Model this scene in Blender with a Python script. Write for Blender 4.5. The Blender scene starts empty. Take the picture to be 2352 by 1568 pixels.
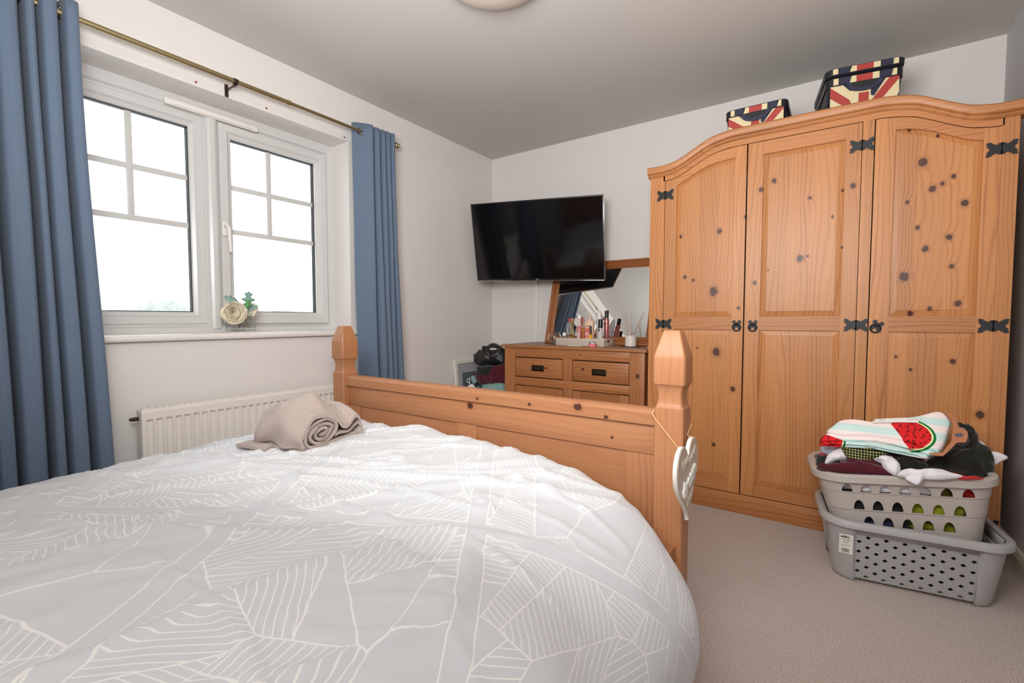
import bpy, bmesh, math, random
from mathutils import Vector, Matrix, noise
R = math.radians
PI = math.pi
SC = bpy.context.scene
COL = SC.collection

# ------------------------------------------------------------------ camera
YAW, PITCH, CH, FPX = 0.60699, 0.04806, 0.97, 1070.5
cam = bpy.data.cameras.new('camera')
cam.sensor_width = 36.0
cam.lens = FPX / 2352 * 36.0
cam.clip_start = 0.02
camo = bpy.data.objects.new('camera', cam)
camo.location = (0, 0, CH)
camo.rotation_euler = (PI / 2 - PITCH, 0, YAW)
COL.objects.link(camo)
SC.camera = camo

# ------------------------------------------------------------------ world, light, exposure
w = bpy.data.worlds.new('sky')
SC.world = w
w.use_nodes = True
bg = w.node_tree.nodes['Background']
bg.inputs[0].default_value = (0.93, 0.97, 1.0, 1)
bg.inputs[1].default_value = 3.3
SC.view_settings.view_transform = 'Standard'
SC.view_settings.look = 'None'
SC.view_settings.gamma = 1
SC.view_settings.use_curve_mapping = False
SC.view_settings.exposure = -0.24

def area(name, loc, target, sx, sy, power, color, portal=False):
    l = bpy.data.lights.new(name, 'AREA')
    l.shape = 'RECTANGLE'
    l.size, l.size_y = sx, sy
    l.energy = power
    l.color = color
    if portal:
        l.cycles.is_portal = True
    o = bpy.data.objects.new(name, l)
    o.location = loc
    d = Vector(target) - Vector(loc)
    o.rotation_euler = d.to_track_quat('-Z', 'Y').to_euler()
    COL.objects.link(o)
    return o
area('window_portal', (-2.66, 1.07, 1.45), (0, 1.07, 1.45), 1.34, 1.12, 1, (1, 1, 1), True)
area('room_fill', (0.15, -0.72, 1.30), (-0.70, 2.4, 1.15), 0.8, 0.7, 10, (1.0, 0.975, 0.94))
area('ceiling_bounce', (-0.40, 0.10, 1.50), (-0.85, 1.45, 2.28), 0.9, 0.6, 58, (1.0, 0.985, 0.96))

# ------------------------------------------------------------------ pixel -> world point
FW = Vector((-math.sin(YAW) * math.cos(PITCH), math.cos(YAW) * math.cos(PITCH), -math.sin(PITCH)))
RI = Vector((math.cos(YAW), math.sin(YAW), 0))
UP = RI.cross(FW)
CAM = Vector((0, 0, CH))
def ray(x, y):
    return RI * ((x - 1176) / FPX) + UP * ((784 - y) / FPX) + FW
def atX(x, y, v):
    d = ray(x, y); return CAM + d * (v / d.x)
def atY(x, y, v):
    d = ray(x, y); return CAM + d * (v / d.y)
def atZ(x, y, v):
    d = ray(x, y); return CAM + d * ((v - CH) / d.z)
def atP(x, y, p0, n):
    d = ray(x, y); n = Vector(n); return CAM + d * ((Vector(p0) - CAM).dot(n) / d.dot(n))

# ------------------------------------------------------------------ object helpers
def tag(o, label=None, cat=None, group=None, kind=None):
    if label: o['label'] = label
    if cat: o['category'] = cat
    if group: o['group'] = group
    if kind: o['kind'] = kind
    return o

def thing(name, loc, label, cat, rotz=0, group=None):
    o = bpy.data.objects.new(name, None)
    o.empty_display_size = 0.1
    o.location = loc
    o.rotation_euler = (0, 0, rotz)
    COL.objects.link(o)
    return tag(o, label, cat, group)

def copy_tree(o, parent=None):
    c = o.copy(); COL.objects.link(c)
    if parent: c.parent = parent
    for ch in list(o.children):
        copy_tree(ch, c)
    return c

class MB:
    def __init__(s):
        s.bm = bmesh.new(); s.mi = 0
    def add(s, verts, faces):
        vs = [s.bm.verts.new(v) for v in verts]
        out = []
        for f in faces:
            try:
                fc = s.bm.faces.new([vs[i] for i in f]); fc.material_index = s.mi; out.append(fc)
            except ValueError:
                pass
        return vs, out
    def box(s, x0, x1, y0, y1, z0, z1, bev=0.0, seg=2, mat=None):
        v = [(x0, y0, z0), (x1, y0, z0), (x1, y1, z0), (x0, y1, z0), (x0, y0, z1), (x1, y0, z1), (x1, y1, z1), (x0, y1, z1)]
        if mat: v = [mat @ Vector(p) for p in v]
        vs, fs = s.add(v, [(0, 3, 2, 1), (4, 5, 6, 7), (0, 1, 5, 4), (1, 2, 6, 5), (2, 3, 7, 6), (3, 0, 4, 7)])
        if bev > 0:
            es = list({e for f in fs for e in f.edges})
            r = bmesh.ops.bevel(s.bm, geom=es, offset=bev, segments=seg, affect='EDGES', profile=0.5)
            for f in r['faces']: f.material_index = s.mi
        return s
    def prism(s, pts, axis, a, b, bev=0.0, mat=None):
        """closed outline extruded along axis: 'Y': pts=(x,z); 'X': pts=(y,z); 'Z': pts=(x,y)"""
        def mk(p, t):
            q = {'Y': (p[0], t, p[1]), 'X': (t, p[0], p[1]), 'Z': (p[0], p[1], t)}[axis]
            return mat @ Vector(q) if mat else Vector(q)
        n = len(pts)
        v = [mk(p, a) for p in pts] + [mk(p, b) for p in pts]
        f = [tuple(range(n)), tuple(range(2 * n - 1, n - 1, -1))] + [(i, i + n, (i + 1) % n + n, (i + 1) % n) for i in range(n)]
        vs, fs = s.add(v, f)
        if bev > 0:
            es = [e for e in {e for q in fs[:2] for e in q.edges}]
            r = bmesh.ops.bevel(s.bm, geom=es, offset=bev, segments=2, affect='EDGES', profile=0.5)
            for q in r['faces']: q.material_index = s.mi
        return s
    def loft(s, rings, closed=True, cap0=True, cap1=True):
        n = len(rings[0]); V = [p for r in rings for p in r]; F = []
        for i in range(len(rings) - 1):
            for j in range(n if closed else n - 1):
                k = (j + 1) % n
                F.append((i * n + j, i * n + k, (i + 1) * n + k, (i + 1) * n + j))
        if cap0: F.append(tuple(range(n - 1, -1, -1)))
        if cap1: F.append(tuple((len(rings) - 1) * n + j for j in range(n)))
        s.add(V, F); return s
    def lathe(s, prof, c=(0, 0, 0), seg=32, mat=None, cap=True):
        c = Vector(c); rings = []
        for r, z in prof:
            ring = []
            for k in range(seg):
                a = 2 * PI * k / seg
                p = Vector((r * math.cos(a), r * math.sin(a), z))
                ring.append((mat @ p if mat else p) + c)
            rings.append(ring)
        return s.loft(rings, True, cap, cap)
    def tube(s, path, rad, seg=10, cap=True):
        path = [Vector(p) for p in path]; rings = []
        up = Vector((0, 0, 1))
        for i, p in enumerate(path):
            t = (path[min(i + 1, len(path) - 1)] - path[max(i - 1, 0)]).normalized()
            a = t.cross(up)
            if a.length < 1e-3: a = t.cross(Vector((1, 0, 0)))
            a.normalize(); b = t.cross(a); up = -b if b.dot(up) < 0 else b
            r = rad[i] if isinstance(rad, (list, tuple)) else rad
            rings.append([p + (a * math.cos(2 * PI * k / seg) + b * math.sin(2 * PI * k / seg)) * r for k in range(seg)])
        return s.loft(rings, True, cap, cap)
    def grid(s, fn, nu, nv, closeu=False):
        V = [fn(i / (nu if closeu else nu - 1), j / (nv - 1)) for j in range(nv) for i in range(nu)]
        F = []
        for j in range(nv - 1):
            for i in range(nu if closeu else nu - 1):
                k = (i + 1) % nu
                F.append((j * nu + i, j * nu + k, (j + 1) * nu + k, (j + 1) * nu + i))
        return s.add(V, F)
    def build(s, name, mat, parent=None, smooth=True, angle=35, loc=None, recalc=True):
        bm = s.bm
        if recalc: bmesh.ops.recalc_face_normals(bm, faces=bm.faces)
        for f in bm.faces: f.smooth = smooth
        if smooth:
            th = R(angle)
            for e in bm.edges:
                if len(e.link_faces) == 2 and e.calc_face_angle(0) > th: e.smooth = False
        me = bpy.data.meshes.new(name); bm.to_mesh(me); bm.free()
        for m in (mat if isinstance(mat, (list, tuple)) else [mat]): me.materials.append(m)
        o = bpy.data.objects.new(name, me); COL.objects.link(o)
        if parent: o.parent = parent
        if loc: o.location = loc
        return o

def evaluated(o):
    dg = bpy.context.evaluated_depsgraph_get()
    return bpy.data.meshes.new_from_object(o.evaluated_get(dg))

def text_mesh(name, body, size, mat, parent, M, extrude=0.0005, align='CENTER', sx=1.0, bold=0.0):
    c = bpy.data.curves.new('t', 'FONT'); c.body = body; c.size = size; c.align_x = align; c.align_y = 'CENTER'
    c.extrude = extrude; c.offset = bold; c.resolution_u = 3
    o = bpy.data.objects.new('t', c); COL.objects.link(o)
    bpy.context.view_layer.update()
    me = evaluated(o)
    bpy.data.objects.remove(o)
    me.transform(M @ Matrix.Diagonal((sx, 1, 1, 1)))
    me.name = name; me.materials.clear(); me.materials.append(mat)
    ob = bpy.data.objects.new(name, me); COL.objects.link(ob); ob.parent = parent
    return ob

def face_mat(origin, right, up):
    """matrix placing local x,y on (right, up) at origin, local z toward the viewer"""
    r = Vector(right).normalized(); u = Vector(up).normalized(); n = r.cross(u)
    m = Matrix((r, u, n)).transposed().to_4x4(); m.translation = Vector(origin); return m

def cat_rom(pts, n, closed=True):
    pts = [Vector(p) for p in pts]; m = len(pts); out = []
    segs = m if closed else m - 1
    for k in range(n):
        t = k / n * segs if closed else k / (n - 1) * segs
        i = min(int(t), segs - 1); f = t - i
        g = (lambda j: pts[j % m]) if closed else (lambda j: pts[max(0, min(m - 1, j))])
        a, b, c, d = g(i - 1), g(i), g(i + 1), g(i + 2)
        out.append(0.5 * ((2 * b) + (c - a) * f + (2 * a - 5 * b + 4 * c - d) * f * f + (3 * b - a - 3 * c + d) * f ** 3))
    return out

def smooth(a, b, x):
    t = max(0.0, min(1.0, (x - a) / (b - a))); return t * t * (3 - 2 * t)

def lerp_tab(tab, x):
    if x <= tab[0][0]: return tab[0][1]
    for (a, fa), (b, fb) in zip(tab, tab[1:]):
        if x <= b:
            t = (x - a) / (b - a); t = t * t * (3 - 2 * t) if False else t
            return fa + (fb - fa) * t
    return tab[-1][1]

# ------------------------------------------------------------------ materials
class NT:
    def __init__(s, name):
        s.m = bpy.data.materials.new(name); s.m.use_nodes = True
        s.t = s.m.node_tree; s.n = s.t.nodes
        s.p = s.n['Principled BSDF']; s.out = s.n['Material Output']
    def node(s, kind, **kw):
        n = s.n.new(kind)
        for k, v in kw.items(): setattr(n, k, v)
        return n
    def put(s, inp, v):
        if isinstance(v, bpy.types.NodeSocket): s.t.links.new(v, inp)
        elif v is not None:
            if isinstance(v, (tuple, list)) and len(v) == 3 and inp.type == 'RGBA': v = (*v, 1)
            inp.default_value = v
    def math(s, op, a, b=None, c=None, clamp=False):
        n = s.node('ShaderNodeMath', operation=op, use_clamp=clamp)
        s.put(n.inputs[0], a)
        if b is not None: s.put(n.inputs[1], b)
        if c is not None: s.put(n.inputs[2], c)
        return n.outputs[0]
    def comb(s, x, y, z):
        n = s.node('ShaderNodeCombineXYZ')
        for i, v in enumerate((x, y, z)): s.put(n.inputs[i], v)
        return n.outputs[0]
    def sep(s, v):
        n = s.node('ShaderNodeSeparateXYZ'); s.put(n.inputs[0], v); return n.outputs
    def co(s, which='Object'):
        return s.node('ShaderNodeTexCoord').outputs[which]
    def noise(s, v, scale, detail=3, rough=0.5, dist=0.0):
        n = s.node('ShaderNodeTexNoise'); s.put(n.inputs['Vector'], v)
        n.inputs['Scale'].default_value = scale; n.inputs['Detail'].default_value = detail
        n.inputs['Roughness'].default_value = rough; n.inputs['Distortion'].default_value = dist
        return n.outputs[0]
    def mix(s, f, a, b):
        n = s.node('ShaderNodeMix', data_type='RGBA')
        s.put(n.inputs[0], f); s.put(n.inputs[6], a); s.put(n.inputs[7], b)
        return n.outputs[2]
    def sstep(s, a, b, x):
        n = s.node('ShaderNodeMapRange', interpolation_type='SMOOTHSTEP')
        s.put(n.inputs[0], x); s.put(n.inputs[1], a); s.put(n.inputs[2], b)
        n.inputs[3].default_value = 0; n.inputs[4].default_value = 1
        return n.outputs[0]
    def bump(s, h, strength=0.3, dist=0.002):
        n = s.node('ShaderNodeBump'); s.put(n.inputs['Height'], h)
        n.inputs['Strength'].default_value = strength; n.inputs['Distance'].default_value = dist
        s.t.links.new(n.outputs[0], s.p.inputs['Normal']); return s
    def base(s, c, rough=0.5, metal=0.0, spec=0.5):
        s.put(s.p.inputs['Base Color'], c); s.put(s.p.inputs['Roughness'], rough)
        s.p.inputs['Metallic'].default_value = metal; s.p.inputs['Specular IOR Level'].default_value = spec
        return s

def srgb(r, g, b):
    f = lambda c: ((c / 255 + 0.055) / 1.055) ** 2.4 if c > 10 else c / 255 / 12.92
    return (f(r), f(g), f(b))

def plain(name, c, rough=0.5, metal=0.0, spec=0.5, nscale=0, namt=0.0, bumpd=0.0):
    t = NT(name)
    if nscale:
        v = t.noise(t.co(), nscale, 3)
        c2 = t.mix(v, tuple(x * (1 - namt) for x in c), tuple(min(1, x * (1 + namt)) for x in c))
        t.base(c2, rough, metal, spec)
        if bumpd: t.bump(v, 0.4, bumpd)
    else:
        t.base(c, rough, metal, spec)
    return t.m

def glass(name, tint=(1, 1, 1), ior=1.45, rough=0.0):
    t = NT(name)
    t.base(tint, rough); t.p.inputs['Transmission Weight'].default_value = 1.0; t.p.inputs['IOR'].default_value = ior
    return t.m

def pane_glass(name):
    t = NT(name); t.n.remove(t.p)
    a = t.node('ShaderNodeBsdfTransparent'); b = t.node('ShaderNodeBsdfGlossy'); b.inputs['Roughness'].default_value = 0.0
    f = t.node('ShaderNodeFresnel'); f.inputs[0].default_value = 1.3
    m = t.node('ShaderNodeMixShader')
    t.t.links.new(f.outputs[0], m.inputs[0]); t.t.links.new(a.outputs[0], m.inputs[1]); t.t.links.new(b.outputs[0], m.inputs[2])
    t.t.links.new(m.outputs[0], t.out.inputs[0]); return t.m

def wood(name, grain='Z', light=(0.67, 0.36, 0.155), mid=(0.56, 0.265, 0.10), dark=(0.35, 0.13, 0.042),
         knots=(), board=0.085, auto=0.0, rough=0.42, contrast=1.0, seed=0.0, origin=(0, 0)):
    """pine: streaked grain along one axis, glued boards, dark knots. knots=(cross, long, radius)"""
    t = NT(name)
    s = t.sep(t.co())
    rnd = t.math('MULTIPLY', t.node('ShaderNodeObjectInfo').outputs['Random'], 7.0)
    rnd = t.math('ADD', rnd, seed)
    if grain == 'Z': cr, lo = s[0], s[2]
    elif grain == 'X': cr, lo = s[2], s[0]
    else: cr, lo = s[0], s[1]
    other = s[1] if grain != 'Y' else s[2]
    crx = t.math('ADD', cr, other)
    D = None
    for (a, b, r) in knots:
        if grain == 'X': a, b = b, a
        dx = t.math('SUBTRACT', cr, a); dz = t.math('MULTIPLY', t.math('SUBTRACT', lo, b), 0.8)
        d = t.math('DIVIDE', t.math('SQRT', t.math('ADD', t.math('MULTIPLY', dx, dx), t.math('MULTIPLY', dz, dz))), r)
        D = d if D is None else t.math('MINIMUM', D, d)
    if auto > 0:
        v = t.node('ShaderNodeTexVoronoi', voronoi_dimensions='2D')
        t.put(v.inputs['Vector'], t.comb(t.math('ADD', crx, rnd), t.math('ADD', t.math('MULTIPLY', lo, 0.75), rnd), 0.0))
        v.inputs['Scale'].default_value = auto
        sel = t.math('GREATER_THAN', t.sep(v.outputs['Color'])[0], 0.55)
        d = t.math('ADD', t.math('DIVIDE', v.outputs['Distance'], 0.011 * auto), t.math('MULTIPLY', t.math('SUBTRACT', 1.0, sel), 50.0))
        D = d if D is None else t.math('MINIMUM', D, d)
    base = t.math('ADD', crx, rnd)
    if D is not None:
        wobk = t.noise(t.comb(cr, lo, rnd), 60, 2)
        D = t.math('ADD', D, t.math('MULTIPLY', t.math('SUBTRACT', wobk, 0.5), 0.9))
        D = t.math('MAXIMUM', D, 0.0)
        g = t.math('DIVIDE', 1.0, t.math('ADD', 1.0, t.math('MULTIPLY', t.math('MULTIPLY', D, D), 0.35)))
        base = t.math('ADD', base, t.math('MULTIPLY', g, 0.022))
    # lamella
    strip = t.math('FLOOR', t.math('DIVIDE', t.math('ADD', crx, rnd), board))
    wn = t.node('ShaderNodeTexWhiteNoise', noise_dimensions='1D'); t.put(wn.inputs['W'], strip)
    tone = wn.outputs[0]
    wob = t.noise(t.comb(t.math('MULTIPLY', base, 3.2), t.math('MULTIPLY', lo, 0.55), t.math('ADD', rnd, t.math('MULTIPLY', tone, 9.0))), 2.2, 1.5)
    c2 = t.math('ADD', base, t.math('MULTIPLY', t.math('SUBTRACT', wob, 0.5), 0.12))
    c2 = t.math('ADD', c2, t.math('MULTIPLY', tone, 0.37))
    sn = t.math('SINE', t.math('MULTIPLY', c2, 2 * PI / 0.017))
    ring = t.math('POWER', t.math('ADD', t.math('MULTIPLY', sn, 0.5), 0.5), 3.0)
    big = t.noise(t.comb(t.math('MULTIPLY', c2, 22.0), t.math('MULTIPLY', lo, 1.1), rnd), 1.0, 2)
    fine = t.noise(t.comb(t.math('MULTIPLY', c2, 260.0), t.math('MULTIPLY', lo, 6.0), rnd), 1.0, 2)
    f = t.math('ADD', t.math('MULTIPLY', ring, t.math('MULTIPLY', big, 0.95 * contrast)), t.math('MULTIPLY', fine, 0.18 * contrast))
    f = t.math('ADD', f, t.math('MULTIPLY', t.math('SUBTRACT', big, 0.5), 0.5 * contrast), clamp=True)
    c = t.mix(f, light, mid)
    c = t.mix(t.math('MULTIPLY', t.math('SUBTRACT', f, 0.42, clamp=True), 0.9), c, dark)
    hs = t.node('ShaderNodeHueSaturation')
    t.put(hs.inputs['Value'], t.math('ADD', 0.89, t.math('MULTIPLY', tone, 0.20))); t.put(hs.inputs['Color'], c)
    c = hs.outputs[0]
    if D is not None:
        halo = t.sstep(2.2, 0.9, D); core = t.sstep(1.08, 0.86, D)
        c = t.mix(t.math('MULTIPLY', halo, 0.45), c, dark)
        c = t.mix(core, c, (0.070, 0.020, 0.010))
    t.base(c, rough)
    t.bump(f, 0.12, 0.0008)
    return t.m

M = {}
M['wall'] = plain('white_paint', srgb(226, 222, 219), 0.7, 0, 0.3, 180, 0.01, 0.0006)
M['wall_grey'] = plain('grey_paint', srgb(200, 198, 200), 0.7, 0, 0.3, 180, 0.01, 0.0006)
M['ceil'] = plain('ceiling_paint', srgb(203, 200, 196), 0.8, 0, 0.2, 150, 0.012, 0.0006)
M['gloss_white'] = plain('white_gloss_paint', srgb(232, 228, 222), 0.3, nscale=8, namt=0.01)
M['cream_gloss'] = plain('cream_gloss_paint', srgb(226, 218, 200), 0.35, nscale=8, namt=0.01)
M['upvc'] = plain('white_plastic_frame', srgb(208, 208, 207), 0.28, nscale=10, namt=0.006)
M['radiator'] = plain('radiator_enamel', srgb(232, 226, 219), 0.3, nscale=10, namt=0.006)
M['gasket'] = plain('black_rubber', (0.012, 0.013, 0.014), 0.6, nscale=40, namt=0.2)
M['pane'] = pane_glass('window_glass')
M['brass'] = plain('antique_brass', (0.42, 0.34, 0.19), 0.38, 1.0, nscale=60, namt=0.15)
M['bronze'] = plain('dark_bronze', (0.09, 0.07, 0.05), 0.4, 1.0, nscale=60, namt=0.2)
M['iron'] = plain('black_iron', (0.007, 0.008, 0.010), 0.5, 0.0, nscale=120, namt=0.3, bumpd=0.0006)
M['chrome'] = plain('chrome', (0.8, 0.8, 0.8), 0.12, 1.0, nscale=30, namt=0.02)
M['black_plastic'] = plain('black_plastic', (0.012, 0.012, 0.013), 0.35, nscale=50, namt=0.1)
M['white_plastic'] = plain('white_plastic', srgb(235, 232, 228), 0.35, nscale=50, namt=0.01)
M['plug'] = plain('red_brown_plug', srgb(140, 60, 55), 0.7, nscale=90, namt=0.1)

# wood: knots in wardrobe coordinates (x from wardrobe centre, z)
WX = -0.15
wk = [(-0.492, 1.408, .013), (-0.513, 1.109, .021), (-0.68, 1.4, .008), (-0.655, 1.189, .009), (-0.614, 1.17, .008), (-0.374, 1.466, .008),
      (-0.257, 1.618, .011), (-0.31, 1.585, .011), (0.045, 1.546, .012), (0.009, 1.533, .006), (-0.112, 1.517, .008), (-0.144, 1.247, .014),
      (-0.115, 1.256, .006), (-0.272, 1.202, .005), (-0.327, 1.145, .010), (0.014, 1.285, .005), (-0.025, 1.423, .006),
      (0.272, 1.604, .017), (0.365, 1.532, .0085), (0.334, 1.509, .0085), (0.305, 1.494, .013), (0.401, 1.423, .013), (0.228, 1.45, .008),
      (0.264, 1.343, .009), (0.36, 1.296, .012), (0.291, 1.255, .012), (0.371, 1.18, .009), (0.227, 1.145, .017), (0.395, 1.032, .012),
      (0.314, 1.7, .006), (0.226, 1.745, .008), (-0.494, 0.804, .021), (-0.586, 0.821, .005), (-0.413, 0.622, .013), (-0.396, 1.024, .008),
      (-0.497, 0.328, .009), (0.252, 0.993, .010), (0.311, 1.012, .009), (0.471, 0.597, .014), (0.387, 0.801, .010), (0.211, 0.812, .007), (0.26, 0.761, .006)]
wk = [(a - WX, b, r * .85) for a, b, r in wk]
WL, WM_, WD = (0.53, 0.228, 0.077), (0.42, 0.155, 0.046), (0.24, 0.082, 0.025)
M['ward_v'] = wood('waxed_pine_upright', 'Z', WL, WM_, WD, wk, board=0.09)
M['ward_plain'] = wood('waxed_pine_frame_upright', 'Z', WL, WM_, WD, board=0.12, seed=3)
M['ward_h'] = wood('waxed_pine_crosswise', 'X', (0.50, 0.206, 0.069), (0.39, 0.143, 0.043), WD, board=0.3, seed=1)
BL_, BM_, BD_ = (0.43, 0.190, 0.085), (0.34, 0.135, 0.055), (0.30, 0.10, 0.035)
M['bed_h'] = wood('bed_pine_crosswise', 'X', BL_, BM_, BD_, [(-1.111, 0.648, .011), (-0.659, 0.694, .011), (-1.065, 0.681, .005), (-0.84, 0.684, .005), (-0.564, 0.673, .006), (-0.55, 0.61, .004)], board=0.4, contrast=0.75)
M['bed_v'] = wood('bed_pine_upright', 'Z', BL_, BM_, BD_, board=0.2, seed=2, contrast=0.8)
DL_, DM_, DD_ = (0.45, 0.180, 0.064), (0.35, 0.125, 0.041), (0.25, 0.085, 0.025)
M['dr_h'] = wood('dresser_pine_crosswise', 'X', DL_, DM_, DD_, [(-1.30, 0.655, .007), (-1.57, 0.645, .007), (-1.38, 0.600, .009), (-1.32, 0.745, .004), (-0.945, 0.62, .012)], board=0.16, contrast=1.3)
M['dr_v'] = wood('dresser_pine_upright', 'Z', DL_, DM_, DD_, [(-0.945, 0.635, .011)], board=0.2, seed=4, contrast=1.1)
M['dr_top'] = wood('dresser_top_pine', 'X', (0.33, 0.165, 0.085), (0.27, 0.125, 0.06), (0.16, 0.06, 0.03), board=0.1, seed=5)
M['mir'] = wood('mirror_frame_wood', 'X', (0.33, 0.11, 0.03), (0.27, 0.08, 0.02), (0.14, 0.035, 0.012), board=0.5, seed=6, contrast=0.8)
M['mir_v'] = wood('mirror_frame_wood_upright', 'Z', (0.33, 0.11, 0.03), (0.27, 0.08, 0.02), (0.14, 0.035, 0.012), board=0.5, seed=7, contrast=0.8)

def carpet():
    t = NT('beige_carpet'); co = t.co()
    a = t.noise(co, 900, 2, 0.6); b = t.noise(co, 9, 3); c = t.noise(co, 240, 3, 0.7)
    col = t.mix(t.sstep(0.35, 0.68, c), srgb(180, 166, 158), srgb(230, 219, 212))
    col = t.mix(t.math('MULTIPLY', b, 0.35), col, srgb(190, 176, 168))
    spk = t.sstep(0.70, 0.78, t.noise(co, 130, 1)); col = t.mix(t.math('MULTIPLY', spk, 0.35), col, srgb(110, 96, 88))
    t.base(col, 0.95, 0, 0.1); t.bump(t.math('ADD', a, t.math('MULTIPLY', c, 1.5)), 0.6, 0.003)
    return t.m
M['carpet'] = carpet()

def fabric(name, c, c2=None, scale=900, rough=0.9, sheen=0.2, amt=0.12, bumpd=0.0006):
    t = NT(name); co = t.co()
    a = t.noise(co, scale, 2); b = t.noise(co, 14, 2)
    c2 = c2 or tuple(x * (1 - amt) for x in c)
    col = t.mix(a, c, c2); col = t.mix(t.math('MULTIPLY', b, 0.25), col, c2)
    t.base(col, rough, 0, 0.2); t.p.inputs['Sheen Weight'].default_value = sheen
    t.bump(a, 0.5, bumpd); return t.m
M['curtain'] = fabric('blue_grey_curtain_cloth', srgb(116, 133, 154), srgb(90, 106, 128), 700, 0.85, 0.1)
def terry():
    t = NT('beige_terry_towelling'); co = t.co()
    a = t.noise(co, 330, 3, 0.6); b = t.noise(co, 25, 2)
    col = t.mix(a, srgb(172, 154, 146), srgb(214, 198, 189)); col = t.mix(t.math('MULTIPLY', b, 0.3), col, srgb(180, 160, 150))
    t.base(col, 0.95, 0, 0.1); t.p.inputs['Sheen Weight'].default_value = 0.3; t.bump(a, 1.0, 0.004); return t.m
M['towel'] = terry()
M['sheet'] = fabric('white_cotton', srgb(232, 232, 232))
M['mattress'] = fabric('mattress_ticking', srgb(225, 222, 215))
M['black_cloth'] = fabric('black_cloth', (0.014, 0.013, 0.014), (0.03, 0.03, 0.03), 400)
M['black_leather'] = plain('black_leatherette', (0.014, 0.014, 0.014), 0.42, nscale=70, namt=0.4, bumpd=0.001)
M['maroon'] = fabric('maroon_cloth', (0.10, 0.012, 0.022), (0.07, 0.008, 0.016))
M['red'] = fabric('red_cloth', (0.62, 0.03, 0.03), (0.5, 0.02, 0.02))
M['lime'] = fabric('lime_cloth', (0.30, 0.33, 0.02), (0.25, 0.28, 0.015))
M['white_cloth'] = fabric('white_cloth', srgb(240, 238, 242), srgb(225, 224, 230))
M['grey_cloth'] = fabric('grey_cloth', srgb(190, 190, 205), srgb(165, 168, 185))
M['teal'] = fabric('teal_towelling', srgb(150, 182, 178), srgb(120, 155, 152), 250, bumpd=0.003)
M['navy'] = fabric('navy_cloth', srgb(60, 68, 100), srgb(45, 52, 80))
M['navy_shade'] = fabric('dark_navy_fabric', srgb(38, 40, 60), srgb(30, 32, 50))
M['khaki_black'] = fabric('black_olive_sports_mesh', (0.022, 0.022, 0.014), (0.012, 0.012, 0.009), 220, bumpd=0.002)
M['grey_check'] = fabric('grey_marl_cloth', srgb(120, 118, 128), srgb(60, 60, 72), 120)

def dots_cloth():
    t = NT('black_cloth_with_yellow_dots'); co = t.co()
    s = t.sep(co); k = 1 / 0.0088
    u = t.math('SUBTRACT', t.math('FRACT', t.math('MULTIPLY', s[0], k)), 0.5)
    v = t.math('SUBTRACT', t.math('FRACT', t.math('MULTIPLY', s[2], k)), 0.5)
    d = t.math('SQRT', t.math('ADD', t.math('MULTIPLY', u, u), t.math('MULTIPLY', v, v)))
    t.base(t.mix(t.sstep(0.30, 0.24, d), (0.012, 0.012, 0.010), (0.62, 0.62, 0.16)), 0.85); return t.m
M['dots'] = dots_cloth()

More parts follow.
